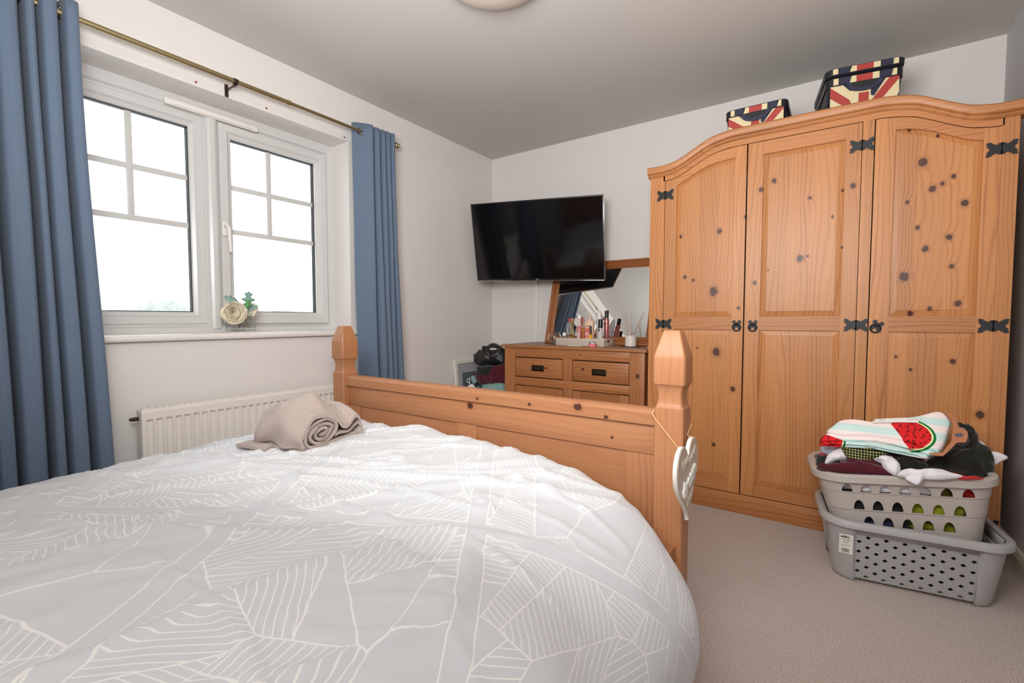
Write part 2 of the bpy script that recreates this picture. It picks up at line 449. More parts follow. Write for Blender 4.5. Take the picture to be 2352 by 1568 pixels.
def duvet_mat():
    t = NT('duvet_cotton_with_line_blocks'); uv = t.co('UV'); s = t.sep(uv)
    warp = t.math('MULTIPLY', s[1], 0.62)
    vec = t.comb(t.math('ADD', s[0], 0.37), warp, 0.0)
    vo = t.node('ShaderNodeTexVoronoi', voronoi_dimensions='2D'); t.put(vo.inputs['Vector'], vec); vo.inputs['Scale'].default_value = 6.2
    ve = t.node('ShaderNodeTexVoronoi', voronoi_dimensions='2D', feature='DISTANCE_TO_EDGE'); t.put(ve.inputs['Vector'], vec); ve.inputs['Scale'].default_value = 6.2
    cs = t.sep(vo.outputs['Color'])
    def split(seedc, ang_off):
        ang = t.math('MULTIPLY', t.math('FLOOR', t.math('MULTIPLY', seedc, 6.0)), PI / 6)
        ang = t.math('ADD', ang, ang_off)
        d = t.math('ADD', t.math('MULTIPLY', s[0], t.math('COSINE', ang)), t.math('MULTIPLY', s[1], t.math('SINE', ang)))
        return d
    d = split(cs[0], 0.3)
    # a cell is cut in two by a straight line; the halves carry different line directions
    rel = t.node('ShaderNodeVectorMath', operation='SUBTRACT'); t.put(rel.inputs[0], vec); t.put(rel.inputs[1], vo.outputs['Position'])
    rs = t.sep(rel.outputs[0])
    ca = t.math('MULTIPLY', cs[2], 3.1)
    side = t.math('ADD', t.math('MULTIPLY', rs[0], t.math('COSINE', ca)), t.math('MULTIPLY', rs[1], t.math('SINE', ca)))
    half = t.math('GREATER_THAN', side, 0.0)
    d2 = split(cs[1], 0.9)
    dd = t.math('ADD', t.math('MULTIPLY', d, half), t.math('MULTIPLY', d2, t.math('SUBTRACT', 1.0, half)))
    fr = t.math('ABSOLUTE', t.math('SUBTRACT', t.math('FRACT', t.math('DIVIDE', dd, 0.0135)), 0.5))
    line = t.sstep(0.105, 0.068, fr)
    solid = t.math('GREATER_THAN', t.math('FRACT', t.math('ADD', t.math('MULTIPLY', cs[1], 7.0), t.math('MULTIPLY', half, 0.37))), 0.24)
    line = t.math('MULTIPLY', line, solid)
    edge = t.sstep(0.0085, 0.005, ve.outputs['Distance'])
    cut = t.sstep(0.0018, 0.0010, t.math('ABSOLUTE', side))
    # long plain bands crossing the blocks
    ban = t.math('ADD', t.math('MULTIPLY', s[0], 0.82), t.math('MULTIPLY', s[1], 0.57))
    bw = t.math('MULTIPLY', t.math('ABSOLUTE', t.math('SUBTRACT', t.math('FRACT', t.math('DIVIDE', ban, 0.47)), 0.5)), 0.47)
    ban2 = t.math('ADD', t.math('MULTIPLY', s[0], 0.55), t.math('MULTIPLY', s[1], -0.83))
    bw2 = t.math('MULTIPLY', t.math('ABSOLUTE', t.math('SUBTRACT', t.math('FRACT', t.math('DIVIDE', ban2, 0.61)), 0.5)), 0.61)
    bw = t.math('MINIMUM', bw, bw2)
    inband = t.math('LESS_THAN', bw, 0.021)
    bline = t.sstep(0.0019, 0.0011, t.math('ABSOLUTE', t.math('SUBTRACT', bw, 0.021)))
    f = t.math('MAXIMUM', t.math('MAXIMUM', line, edge), cut)
    f = t.math('MAXIMUM', t.math('MULTIPLY', f, t.math('SUBTRACT', 1.0, inband)), bline)
    col = t.mix(f, srgb(211, 214, 219), srgb(238, 237, 236))
    t.base(col, 0.8, 0, 0.25); t.p.inputs['Sheen Weight'].default_value = 0.1
    t.bump(t.noise(t.co(), 900, 2), 0.2, 0.0004); return t.m
M['duvet'] = duvet_mat()

def melon_mat():
    t = NT('watermelon_print_cotton'); s = t.sep(t.co('UV'))
    st = t.math('GREATER_THAN', t.math('FRACT', t.math('DIVIDE', s[1], 0.07)), 0.5)
    col = t.mix(st, srgb(205, 232, 228), srgb(246, 232, 230))
    seeds = t.node('ShaderNodeTexVoronoi', voronoi_dimensions='2D'); t.put(seeds.inputs['Vector'], t.comb(s[0], t.math('MULTIPLY', s[1], 1.9), 0)); seeds.inputs['Scale'].default_value = 48
    seeds.inputs['Randomness'].default_value = 0.7
    seed = t.sstep(0.24, 0.18, seeds.outputs['Distance'])
    red = t.mix(seed, srgb(222, 38, 42), (0.02, 0.012, 0.012))
    for (cx, cy, r, nx, ny) in [(0.262, 0.085, 0.074, 0.90, 0.42), (0.10, -0.02, 0.040, 0.1, -1.0), (0.20, -0.045, 0.042, -0.2, -1.0), (0.115, 0.155, 0.05, 0.2, 0.98), (0.02, 0.02, 0.062, -0.3, -0.9), (0.17, -0.055, 0.06, 0.0, -1.0), (0.40, 0.20, 0.045, 0.5, 0.85), (0.42, -0.055, 0.05, 0.2, -1.0)]:
        dx = t.math('SUBTRACT', s[0], cx); dy = t.math('SUBTRACT', s[1], cy)
        d = t.math('SQRT', t.math('ADD', t.math('MULTIPLY', dx, dx), t.math('MULTIPLY', dy, dy)))
        side = t.math('GREATER_THAN', t.math('ADD', t.math('ADD', t.math('MULTIPLY', dx, nx), t.math('MULTIPLY', dy, ny)), r * 0.35), 0.0)
        for rr, cc in ((r, srgb(26, 120, 62)), (r * 0.90, srgb(240, 232, 180))):
            col = t.mix(t.math('MULTIPLY', t.math('LESS_THAN', d, rr), side), col, cc)
        col = t.mix(t.math('MULTIPLY', t.math('LESS_THAN', d, r * 0.83), side), col, red)
    t.base(col, 0.85, 0, 0.2); t.bump(t.noise(t.co(), 700, 2), 0.3, 0.0005); return t.m
M['melon'] = melon_mat()

# ------------------------------------------------------------------ room shell
XL, XR, YB, YF, ZC = -2.368, 0.612, 3.12, -0.86, 2.282
OUT = -2.70
def structure(name, mb, mat, **kw):
    o = mb.build(name, mat, **kw); o['kind'] = 'structure'; return o
m = MB(); m.box(XL - .5, XR + .2, YF - .2, YB + .2, -0.12, 0.0); structure('floor', m, M['carpet'])
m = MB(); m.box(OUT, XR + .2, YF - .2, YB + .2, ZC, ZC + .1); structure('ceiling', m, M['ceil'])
m = MB(); m.box(OUT, XR + .2, YB, YB + .15, 0, ZC); structure('wall_back', m, M['wall'])
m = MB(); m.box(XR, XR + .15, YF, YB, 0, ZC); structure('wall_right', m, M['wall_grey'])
m = MB(); m.box(OUT, XR + .15, YF - .15, YF, 0, ZC); structure('wall_front', m, M['wall'])
WY0, WY1, WZ0, WZ1 = 0.405, 1.732, 0.885, 2.005
m = MB()
m.box(OUT, XL, YF, WY0, 0, ZC); m.box(OUT, XL, WY1, YB, 0, ZC); m.box(OUT, XL, WY0, WY1, 0, WZ0); m.box(OUT, XL, WY0, WY1, WZ1, ZC)
structure('wall_left', m, M['wall'])

def skirting(name, axis, a, b, wallpos, sgn, mat):
    prof = [(0, 0), (0.016, 0), (0.016, 0.052), (0.013, 0.058), (0.013, 0.064), (0.007, 0.074), (0, 0.076)]
    m = MB()
    if axis == 'Y': m.prism([(wallpos + sgn * (a_), z) for a_, z in prof], 'Y', a, b)
    else: m.prism([(wallpos + sgn * (a_), z) for a_, z in prof], 'X', a, b)
    structure(name, m, mat, angle=20)
skirting('baseboard_right', 'Y', YF + .02, YB - .02, XR, -1, M['cream_gloss'])
skirting('baseboard_left', 'Y', YF + .02, YB - .02, XL, 1, M['cream_gloss'])
skirting('baseboard_back', 'X', XL + .02, XR - .02, YB, -1, M['cream_gloss'])
# cable trunking on the back wall
m = MB(); m.box(-1.946, -1.918, YB - .012, YB, 0.3, 1.5, .002); structure('trim_1', m, M['white_plastic'])

# ------------------------------------------------------------------ window
XG = -2.53           # room-side face of the frame
win = bpy.data.objects.new('window_1', None); COL.objects.link(win); win['kind'] = 'structure'
def frame_ring(m, y0, y1, z0, z1, wd, x0, x1, bev=.004):
    m.box(x0, x1, y0, y1, z0, z0 + wd, bev); m.box(x0, x1, y0, y1, z1 - wd, z1, bev)
    m.box(x0, x1, y0, y0 + wd, z0 + wd * .2, z1 - wd * .2, bev); m.box(x0, x1, y1 - wd, y1, z0 + wd * .2, z1 - wd * .2, bev)
def mitre_ring(m, y0, y1, z0, z1, prof):
    """prof: list of (inset, x): loft between nested rectangles = a mitred moulding"""
    rings = []
    for i, x in prof:
        rings.append([(x, y0 + i, z0 + i), (x, y1 - i, z0 + i), (x, y1 - i, z1 - i), (x, y0 + i, z1 - i)])
    n = len(rings)
    V = [p for r in rings for p in r]; F = []
    for i in range(n):
        k = (i + 1) % n
        for j in range(4):
            q = (j + 1) % 4
            F.append((i * 4 + j, i * 4 + q, k * 4 + q, k * 4 + j))
    m.add(V, F)
FZ0, FZ1 = 0.903, 1.985
m = MB()
mitre_ring(m, WY0, WY1, FZ0, FZ1, [(0, XG - .07), (0, XG), (.026, XG), (.034, XG - .012), (.05, XG - .014), (.05, XG - .07)])
m.box(XG - .07, XG - .0005, WY0, WY1, WZ0, FZ0 + .004); m.box(XG - .07, XG - .0005, WY0, WY1, FZ1 - .004, WZ1)
# mullion: rounded ridge
mp = [(1.028, -.07), (1.028, -.012), (1.038, -.010), (1.048, 0.004), (1.060, .010), (1.078, .010), (1.090, .004), (1.100, -.010), (1.108, -.012), (1.108, -.07)]
m.prism([(XG + b, a) for a, b in mp], 'Z', FZ0 + .02, FZ1 - .02)
m.build('window_frame', M['upvc'], win, angle=25)
def sash(y0, y1, bars_y, openable):
    z0, z1 = FZ0 + .043, FZ1 - .043
    m = MB()
    s_ = .006 if openable else -.006
    w_ = .062 if openable else .058
    mitre_ring(m, y0, y1, z0, z1, [(0, XG - .06), (0, XG + s_ - .004), (.004, XG + s_), (w_ - .026, XG + s_), (w_ - .018, XG + s_ - .010), (w_ - .004, XG + s_ - .016), (w_, XG + s_ - .022), (w_, XG + s_ - .03), (w_, XG - .06)])
    so = m.build('window_sash', M['upvc'], win, angle=20)
    gy0, gy1, gz0, gz1 = y0 + w_, y1 - w_, z0 + w_, z1 - w_
    m = MB(); mitre_ring(m, gy0 - .001, gy1 + .001, gz0 - .001, gz1 + .001, [(0, XG - .055), (0, XG - .030), (.0045, XG - .030), (.0045, XG - .055)])
    m.build('gasket', M['gasket'], so)
    m = MB(); m.box(XG - .050, XG - .046, gy0 - .004, gy1 + .004, gz0 - .004, gz1 + .004); m.build('glass_pane', M['pane'], so, smooth=False)
    m = MB(); b = .0125
    x0, x1 = XG - .046, XG - .036
    hb = (1.643, 1.418)
    for z in hb: m.box(x0, x1, gy0, gy1, z - b, z + b, .002)
    for y in bars_y: m.box(x0, x1 + .0004, y - b, y + b, hb[1], gz1, .002)
    m.build('glazing_bar', M['upvc'], so)
    return gy0, gy1
sash(WY0 + .043, 1.035, [0.752], False)
sash(1.101, WY1 - .043, [1.366], True)
# handle
hd = MB(); hy = 1.115
hd.box(XG + .004, XG + .016, hy - .013, hy + .013, 1.385, 1.455, .004)
hd.tube([(XG + .014, hy, 1.432), (XG + .036, hy, 1.432), (XG + .046, hy + .002, 1.42), (XG + .046, hy + .006, 1.36), (XG + .040, hy + .010, 1.305)], [.010, .010, .010, .008, .007], 12)
hd.build('window_handle', M['gloss_white'], win)
# trickle vent
v = MB(); v.box(XG - .002, XG + .022, 0.872, 1.290, 1.9445, 1.9755, .009, 3); v.box(XG - .00, XG + .026, 0.905, 1.255, 1.9495, 1.9705, .005, 2)
v.build('trickle_vent', M['gloss_white'], win)
m = MB()
prof = [(XG + .002, .905), (XL + .022, .905), (XL + .030, .902), (XL + .034, .895), (XL + .034, .886), (XL + .030, .879), (XL + .022, .876), (XL + .002, .876), (XL + .002, .8855), (XG + .002, .8855)]
m.prism(prof, 'Y', WY0 + .002, WY1 - .002)
prof2 = [(XL + .001, .905), (XL + .022, .905), (XL + .030, .902), (XL + .034, .895), (XL + .034, .886), (XL + .030, .879), (XL + .022, .876), (XL + .001, .876)]
m.prism(prof2, 'Y', WY0 - .05, WY0 + .002); m.prism(prof2, 'Y', WY1 - .002, WY1 + .035)
sl = m.build('window_sill', M['gloss_white'], win, angle=30)

plugs = None
for (py, pz, lb) in ((0.944, 2.022, 'red brown wall plug left of the curtain rail bracket'), (1.257, 2.022, 'red brown wall plug under the middle of the curtain rail'), (1.707, 2.020, 'red brown wall plug above the right end of the window')):
    if plugs is None:
        m = MB(); m.lathe([(0.0002, 0), (.0045, 0), (.0045, .003), (.003, .004), (.0002, .0035)], mat=Matrix.Rotation(PI / 2, 4, 'Y'), seg=14)
        plugs = o = m.build('wall_plug', M['plug'])
    else:
        o = plugs.copy(); COL.objects.link(o)
    o.location = (XL + .0002, py, pz); tag(o, lb, 'wall plug', 'wall plugs above the window')

# ------------------------------------------------------------------ curtain rail and curtains
RX, RZ = XL + .09, 2.050
rail = thing('curtain_rail', (XL, 1.07, 2.05), 'thin antique brass curtain rail above the window', 'curtain rail')
def rel(o, pts): return [Vector(p) - o.location for p in pts]
m = MB(); m.tube(rel(rail, [(RX, -.05, RZ), (RX, 1.33, RZ)]), .0108, 16); m.tube(rel(rail, [(RX, 1.32, RZ), (RX, 2.005, RZ)]), .0085, 16); m.tube(rel(rail, [(RX, 1.312, RZ), (RX, 1.332, RZ)]), .0118, 16)
m.build('rod', M['brass'], rail)
for sy, yy in ((1, 2.005), (-1, -.05)):
    m = MB(); m.lathe([(.0002, -.002), (.012, 0), (.016, .004), (.016, .012), (.011, .016), (.015, .022), (.012, .032), (.0002, .036)], mat=Matrix.Rotation(-sy * PI / 2, 4, 'X'), c=Vector((RX, yy, RZ)) - rail.location, seg=20)
    m.build('finial', M['brass'], rail)
for yy in (1.07, 1.985, -.03):
    m = MB(); L = rail.location
    m.box(XL + .0005 - L.x, XL + .006 - L.x, yy - .008 - L.y, yy + .008 - L.y, 2.005 - L.z, 2.062 - L.z, .002)
    m.tube(rel(rail, [(XL + .004, yy, RZ - .015), (RX - .014, yy, RZ - .015)]), .004, 10)
    m.tube(rel(rail, [(RX, yy - .009, RZ), (RX, yy + .009, RZ)]), .0135, 16)
    m.tube(rel(rail, [(RX - .018, yy, RZ - .016), (RX, yy, RZ - .013)]), .006, 10)
    m.build('bracket', M['bronze'], rail)

def curtain(name, label, path_top, path_bot, zt, zb, eyelets):
    """path: list of (x, y) way points, smooth interpolated; hangs from zt to zb"""
    N = 420
    pt = cat_rom([(a, b, 0) for a, b in path_top], N, False); pb = cat_rom([(a, b, 0) for a, b in path_bot], N, False)
    t = thing(name, (RX, (path_top[0][1] + path_top[-1][1]) / 2, 0), label, 'curtain'); L = t.location
    m = MB()
    def fn(u, v):
        i = min(N - 1, int(round(u * (N - 1)))); z = zt + (zb - zt) * v
        k = smooth(0, 1, v)
        p = pt[i] * (1 - k) + pb[i] * k
        n1 = noise.noise(Vector((u * 7, v * 2.2, len(label) * .7))) * .012 * min(1, v * 3)
        return Vector((p.x + n1, p.y + n1 * .5, z + (0.004 * math.sin(u * 31) if v == 0 else 0))) - L
    m.grid(fn, N, 46)
    o = m.build('drape', M['curtain'], t, angle=180)
    sd = o.modifiers.new('thick', 'SOLIDIFY'); sd.thickness = .0022; sd.offset = 0
    for (x, y, ang) in eyelets:
        m = MB(); Rm = Matrix.Rotation(ang, 4, 'Z') @ Matrix.Rotation(PI / 2, 4, 'X')
        ring = []
        for k in range(28):
            a = 2 * PI * k / 28
            ring.append(Rm @ Vector((.0205 * math.cos(a), .0205 * math.sin(a), 0)) + Vector((x, y, RZ)) - L)
        m.tube(ring + ring[:1], .0035, 8, False); m.build('eyelet', M['bronze'], t)
    return t
def wave(y0, y1, n, amp, x0=RX, phase=0.0, jit=0.0, seed=1):
    rn = random.Random(seed); out = []
    for k in range(2 * n + 1):
        y = y0 + (y1 - y0) * (k / (2 * n)) + rn.uniform(-jit, jit) * .012
        s = 1 if k % 2 == 0 else -1
        out.append((x0 + s * amp * rn.uniform(.8, 1.05), y))
    return out
def folds(edges, front, back, ease=.16):
    out = [(back, edges[0])]
    for a, b in zip(edges, edges[1:]):
        w = b - a
        out += [(front - .012, a + w * ease), (front + .004, a + w * .38), (front + .004, a + w * .64), (front - .012, b - w * ease), (back, b)]
    return out
fr, bk = RX + .036, RX - .050
eT = [-.06, .01, .06, .13, .18, .25, .31, .385, .420, .482, .538]
eB = [-.09, -.01, .05, .13, .19, .27, .33, .412, .452, .522, .590]
curtain('curtain', 'blue grey eyelet curtain at the left side of the window', folds(eT, fr, bk), folds(eB, fr + .010, bk - .004), 2.095, .035, [(RX, .495, 1.15), (RX, .370, 1.9)])
cr_t = [(RX - .034, 1.716), (RX - .022, 1.732), (RX, 1.757), (RX + .030, 1.782), (RX + .043, 1.800), (RX + .030, 1.812), (RX - .034, 1.818)] + folds([1.828, 1.880, 1.915, 1.950, 1.990], RX + .030, RX - .030)
cr_b = [(RX - .034, 1.742), (RX - .018, 1.760), (RX + .004, 1.780), (RX + .034, 1.802), (RX + .048, 1.822), (RX + .032, 1.836), (RX - .034, 1.842)] + folds([1.856, 1.915, 1.955, 2.005, 2.060], RX + .036, RX - .034)
curtain('curtain', 'blue grey eyelet curtain hanging between window and room corner', cr_t, cr_b, 2.095, .035, [(RX, 1.757, .86)])

# ------------------------------------------------------------------ radiator
ra = thing('radiator', (XL, 1.15, 0), 'white panel radiator with vertical ribs under the window', 'radiator')
m = MB(); y0, y1, z0, z1 = -.48, .46, .13, .605
xf = .100
m.box(.045, xf - .012, y0, y1, z0, z1, .006)
prof = [(y0, xf - .012)]
ny = int((y1 - y0 - .03) / .0333)
yy = y0 + .018
ribs = []
for k in range(ny):
    ribs.append(yy + k * .0333)
# flat front with recessed channels between ribs
def rib_profile(depth):
    pts = [(y0 + .002, xf)]
    for a in ribs:
        pts += [(a, xf), (a + .004, xf - depth), (a + .0205, xf - depth), (a + .0245, xf)]
    pts.append((y1 - .002, xf)); return pts
zs = [(z0 + .004, 0), (z0 + .028, 0), (z0 + .040, .008), (z1 - .050, .008), (z1 - .040, 0), (z1 - .012, 0)]
rings = [[Vector((x, y, z)) for y, x in rib_profile(d)] for z, d in zs]
m.loft(rings, False, False, False)
m.prism([(xf, z1 - .012), (xf - .003, z1 - .003), (xf - .010, z1), (xf - .014, z1), (xf - .014, z1 - .012)][::-1], 'Y', y0 + .002, y1 - .002)
m.box(xf - .014, xf, y0 + .001, y0 + .0021, z0 + .004, z1 - .012); m.box(xf - .014, xf, y1 - .0021, y1 - .001, z0 + .004, z1 - .012)
m.build('panel', M['radiator'], ra, angle=20)
m = MB()
for k in range(36): m.box(.048, xf - .016, y0 + .012 + k * .0255, y0 + .030 + k * .0255, z1 - .001, z1 + .003, .001)
m.build('top_grille', M['radiator'], ra)
m = MB(); m.tube([(.07, y0 - .022, z1 - .036), (.07, y0 + .003, z1 - .036)], .008, 16); m.box(.0645, .0755, y0 - .030, y0 - .018, z1 - .0415, z1 - .0305, .001)
m.build('air_valve', M['bronze'], ra)
m = MB(); m.tube([(.06, y0 - .045, 0), (.06, y0 - .045, z0 + .03), (.06, y0 + .004, z0 + .03)], .008, 12); m.build('pipe', M['gloss_white'], ra)
m = MB(); m.tube([(.06, y1 + .035, 0), (.06, y1 + .035, z0 + .03), (.06, y1 - .004, z0 + .03)], .008, 12)
m.build('pipe', M['gloss_white'], ra)
for yy_ in (y0 + .15, y1 - .15):
    m = MB(); m.box(0.0005, .047, yy_ - .015, yy_ + .015, z0 + .02, z1 - .06, .002); m.build('wall_bracket', M['radiator'], ra)

# ------------------------------------------------------------------ flower vase on the sill
vx, vy, vz = -2.425, 1.132, .905
vs = thing('flower_vase', (vx, vy, vz), 'small square glass vase of cream artificial roses on window sill', 'vase', R(8))
m = MB(); h_, b_ = .082, .046
for sgn, ring in ((1, [(b_, 0), (b_, h_)]), ):
    pass
outer = [(b_, b_), (-b_, b_), (-b_, -b_), (b_, -b_)]
inn = .0045
rings = []
for (s_, z_) in ((b_ - .001, 0), (b_, .002), (b_, h_), (b_ - inn, h_), (b_ - inn, .018)):
    rings.append([Vector((a / b_ * s_, c / b_ * s_, z_)) for a, c in outer])
glass('clear_glass')
t_ = NT('thin_vase_glass'); t_.n.remove(t_.p)
a1 = t_.node('ShaderNodeBsdfTransparent'); a1.inputs[0].default_value = (.985, .99, .985, 1); b1 = t_.node('ShaderNodeBsdfGlossy'); b1.inputs['Roughness'].default_value = .02
fz = t_.node('ShaderNodeLayerWeight'); fz.inputs[0].default_value = .35
mx = t_.node('ShaderNodeMixShader'); t_.t.links.new(t_.math('MULTIPLY', fz.outputs['Fresnel'], .28), mx.inputs[0]); t_.t.links.new(a1.outputs[0], mx.inputs[1]); t_.t.links.new(b1.outputs[0], mx.inputs[2]); t_.t.links.new(mx.outputs[0], t_.out.inputs[0])
m.loft(rings, True, True, True); m.build('glass_body', t_.m, vs, smooth=False)
edge_m = plain('painted_glass_glint', srgb(226, 232, 230), .15, nscale=30, namt=.02)  # pale opaque tubes paint the bright glints along the clear glass edges
m = MB(); e_ = b_ - .001
for a, c in outer: m.tube([(a / b_ * e_, c / b_ * e_, .001), (a / b_ * e_, c / b_ * e_, h_)], .0011, 6)
for zz in (.0012, .018, h_):
    m.tube([(a / b_ * e_, c / b_ * e_, zz) for a, c in outer + outer[:1]], .0010 if zz > .01 else .0016, 6)
m.build('edge_glint', edge_m, vs)
petal = plain('cream_petal', srgb(252, 242, 220), 0.6, 0, 0.3, 30, 0.06)
petal2 = plain('ivory_petal', srgb(236, 222, 205), 0.6, 0, 0.3, 30, 0.06)
leafm = plain('dusty_green_leaf', srgb(130, 165, 152), 0.6, 0, 0.3, 60, 0.15)
leafg = plain('fresh_green_leaf', srgb(96, 158, 90), 0.6, 0, 0.3, 60, 0.15)
twig = plain('brown_twine', srgb(128, 88, 70), 0.8, nscale=200, namt=0.2)
def rose(parent, c, nrm, rad, mat, name='rose', seed=3):
    m = MB(); rn = random.Random(seed); c = Vector(c); n = Vector(nrm).normalized()
    q = n.to_track_quat('Z', 'Y').to_matrix().to_4x4(); q.translation = c
    for layer in range(8):
        r = 1.0 - layer * .118; cnt = 6 if layer < 5 else 4
        zr = rad * (-.02 + .42 * (1 - r) ** .8)
        for k in range(cnt):
            a0 = 2 * PI * (k + layer * .43) / cnt + rn.uniform(-.15, .15); wd = 2 * PI / cnt * .66
            jr = rn.uniform(.88, 1.06); jz = rn.uniform(-.10, .12) * rad
            def fn(u, v):
                a = a0 + (u - .5) * 2 * wd
                side = abs(u - .5) * 2
                lift = 1 - .35 * side ** 3
                rr = rad * r * jr * (math.sin(min(1, v * 1.15) * PI * .56) / math.sin(PI * .5)) * (1 - .06 * side * side) - rad * .05 * smooth(.75, 1, v)
                z = -.5 * rad + (zr + jz + .5 * rad) * (v ** 1.5) * lift + rad * .012 * math.sin(a * 9 + layer)
                return q @ Vector((rr * math.cos(a), rr * math.sin(a), z))
            m.grid(fn, 9, 9)
    o = m.build(name, mat, parent, angle=180, recalc=False)
    s = o.modifiers.new('t', 'SOLIDIFY'); s.thickness = .0008
    return o
def local(o, p): return o.matrix_basis.inverted() @ Vector(p)
LR = lambda p: local(vs, p)
cdir = vs.matrix_basis.to_3x3().inverted()
f1 = atX(537, 718, -2.385)
rose(vs, LR(f1), cdir @ Vector((.80, -.58, .12)), .058, petal)
f2 = atX(583, 714, -2.44)
rose(vs, LR(f2), cdir @ Vector((.05, .95, -.12)), .046, petal2, 'rose', 8)
def lobed_leaf(c, d, up, L, mat, name='leaf'):
    d = Vector(d).normalized(); sdir = d.cross(Vector(up)).normalized(); n = sdir.cross(d)
    half = [(0, .04), (.12, .10), (.22, .32), (.30, .40), (.34, .20), (.42, .18), (.52, .42), (.60, .46), (.63, .22), (.72, .16), (.82, .28), (.88, .24), (.92, .10), (1.0, 0)]
    m = MB(); V = []; F = []
    for i, (t_, w_) in enumerate(half):
        b = c + d * t_ * L + n * (math.sin(t_ * 2.6) * .10 * L)
        V += [b + sdir * w_ * L * .68 - n * w_ * .18 * L, b, b - sdir * w_ * L * .68 - n * w_ * .18 * L]
    for i in range(len(half) - 1):
        a = i * 3; F += [(a, a + 1, a + 4, a + 3), (a + 1, a + 2, a + 5, a + 4)]
    m.add(V, F); o = m.build(name, mat, vs, angle=60, recalc=False)
    s = o.modifiers.new('t', 'SOLIDIFY'); s.thickness = .0008; return o
lobed_leaf(LR(atX(570, 712, -2.42)), cdir @ Vector((0, .05, 1)), cdir @ Vector((1, -.5, 0)), .095, leafm)
lobed_leaf(LR(atX(548, 693, -2.41)), cdir @ Vector((-.1, -.95, .3)), cdir @ Vector((.75, -.3, .5)), .07, leafm)
lobed_leaf(LR(atX(562, 712, -2.40)), cdir @ Vector((0, .35, .8)), cdir @ Vector((1, -.5, 0)), .055, leafg)
lobed_leaf(LR(atX(556, 712, -2.41)), cdir @ Vector((0, -.2, .8)), cdir @ Vector((1, -.5, 0)), .04, leafm)
lobed_leaf(LR(atX(570, 712, -2.41)), cdir @ Vector((.2, .85, .4)), cdir @ Vector((.6, -.5, .5)), .05, leafm)
for a, b in (((.0, -.02, .06), (-.02, -.025, .02)), ((.0, 0, .075), (.0, -.01, .02)), ((.01, .01, .08), (.015, .03, .021)), ((-.01, -.02, .07), (-.012, -.028, .02))):
    m = MB(); m.tube([a, ((a[0] + b[0]) / 2 + .003, (a[1] + b[1]) / 2, (a[2] + b[2]) / 2), b], .0016, 8); m.build('stem', twig, vs)
m = MB(); m.tube([LR(atX(566, 727, -2.40)) for _ in (0,)] + [LR(atX(*p, -2.40)) for p in ((572, 727), (575, 732), (571, 735), (563, 731), (559, 727))], .0012, 8); m.build('twine_loop', twig, vs)
m = MB(); m.tube([LR(f2) + Vector((0, -.01, 0)), LR(atX(575, 722, -2.42)), (.01, .02, .05)], .002, 8); m.build('stem', leafm, vs)

# ------------------------------------------------------------------ bed
bed = thing('bed', (-1.128, .33, 0), 'pine wooden bed frame with tall carved corner posts and panelled footboard', 'bed')
bed.location = (0, 0, 0)
def post(x0, x1, y0, y1, tall=0):
    cx, cy, hw = (x0 + x1) / 2, (y0 + y1) / 2, (x1 - x0) / 2
    prof = [(0, hw), (.712, hw), (.722, hw * .985), (.727, hw * .90), (.735, hw * .845), (.748, hw * .81), (.765, hw * .82), (.778, hw * .88), (.785, hw * .97), (.789, hw * 1.06), (.793, hw * 1.075), (.862, hw * 1.075), (.870, hw * 1.05), (.932, hw * .60), (.938, hw * .52)]
    rings = []
    c = .10
    for z, r in prof:
        if z > .5: z += tall
        k = r * c
        rings.append([Vector((cx + a * r - (k if b_ == 0 else 0) * a, cy + b * r - (k if b_ == 1 else 0) * b, z)) for a, b, b_ in
                      ((1, 1, 1), (1, 1, 0), (-1, 1, 0), (-1, 1, 1), (-1, -1, 1), (-1, -1, 0), (1, -1, 0), (1, -1, 1))])
    m = MB(); m.loft(rings); return m
for (a, b) in ((-1.921, -1.841), (-.415, -.335)):
    post(a, b, 1.30, 1.38).build('post', M['bed_v'], bed, angle=25)
    post(a, b, -.80, -.72, .25).build('post', M['bed_v'], bed, angle=25)
FXa, FXb = -1.843, -.413
m = MB(); m.prism([(1.312, .667), (1.312, .700), (1.318, .709), (1.326, .713), (1.352, .713), (1.362, .709), (1.368, .700), (1.368, .667)], 'X', FXa, FXb); m.build('top_rail', M['bed_h'], bed, angle=20)
m = MB(); m.box(FXa, FXb, 1.326, 1.354, .577, .668, .002); m.build('upper_rail', M['bed_h'], bed)
m = MB(); m.box(FXa, FXb, 1.326, 1.354, .15, .27, .002); m.build('lower_rail', M['bed_h'], bed)
for a, b in ((FXa, -1.762), (-1.178, -1.082), (-.508, FXb)):
    m = MB(); m.box(a, b, 1.326, 1.354, .271, .576, .0015); m.build('stile', M['bed_v'], bed)
for a, b in ((-1.763, -1.177), (-1.083, -.507)):
    m = MB(); m.box(a, b, 1.335, 1.348, .27, .577); m.build('panel', M['bed_h'], bed)
for a, b in ((-1.905, -1.88), (-.375, -.35)):
    m = MB(); m.box(a, b, -.722, 1.302, .20, .34, .003); m.build('side_rail', wood('side_rail_pine', 'Y', BL_, BM_, BD_, board=.3) if a < -1 else bpy.data.materials['side_rail_pine'], bed)
m = MB(); m.box(-1.85, -.405, -.772, -.745, .30, 1.08, .004); m.build('headboard', M['bed_h'], bed)
mt = MB(); mt.box(-1.862, -.47, -.70, 1.23, .25, .425, .04, 4); o = mt.build('mattress', M['mattress']); tag(o, 'thick pale mattress lying in the pine bed under the duvet', 'mattress')
m = MB()
for k in range(14): m.box(-1.879, -.376, -.66 + k * .142, -.60 + k * .142, .235, .249, .002)
m.build('slat_base', M['bed_v'], bed)

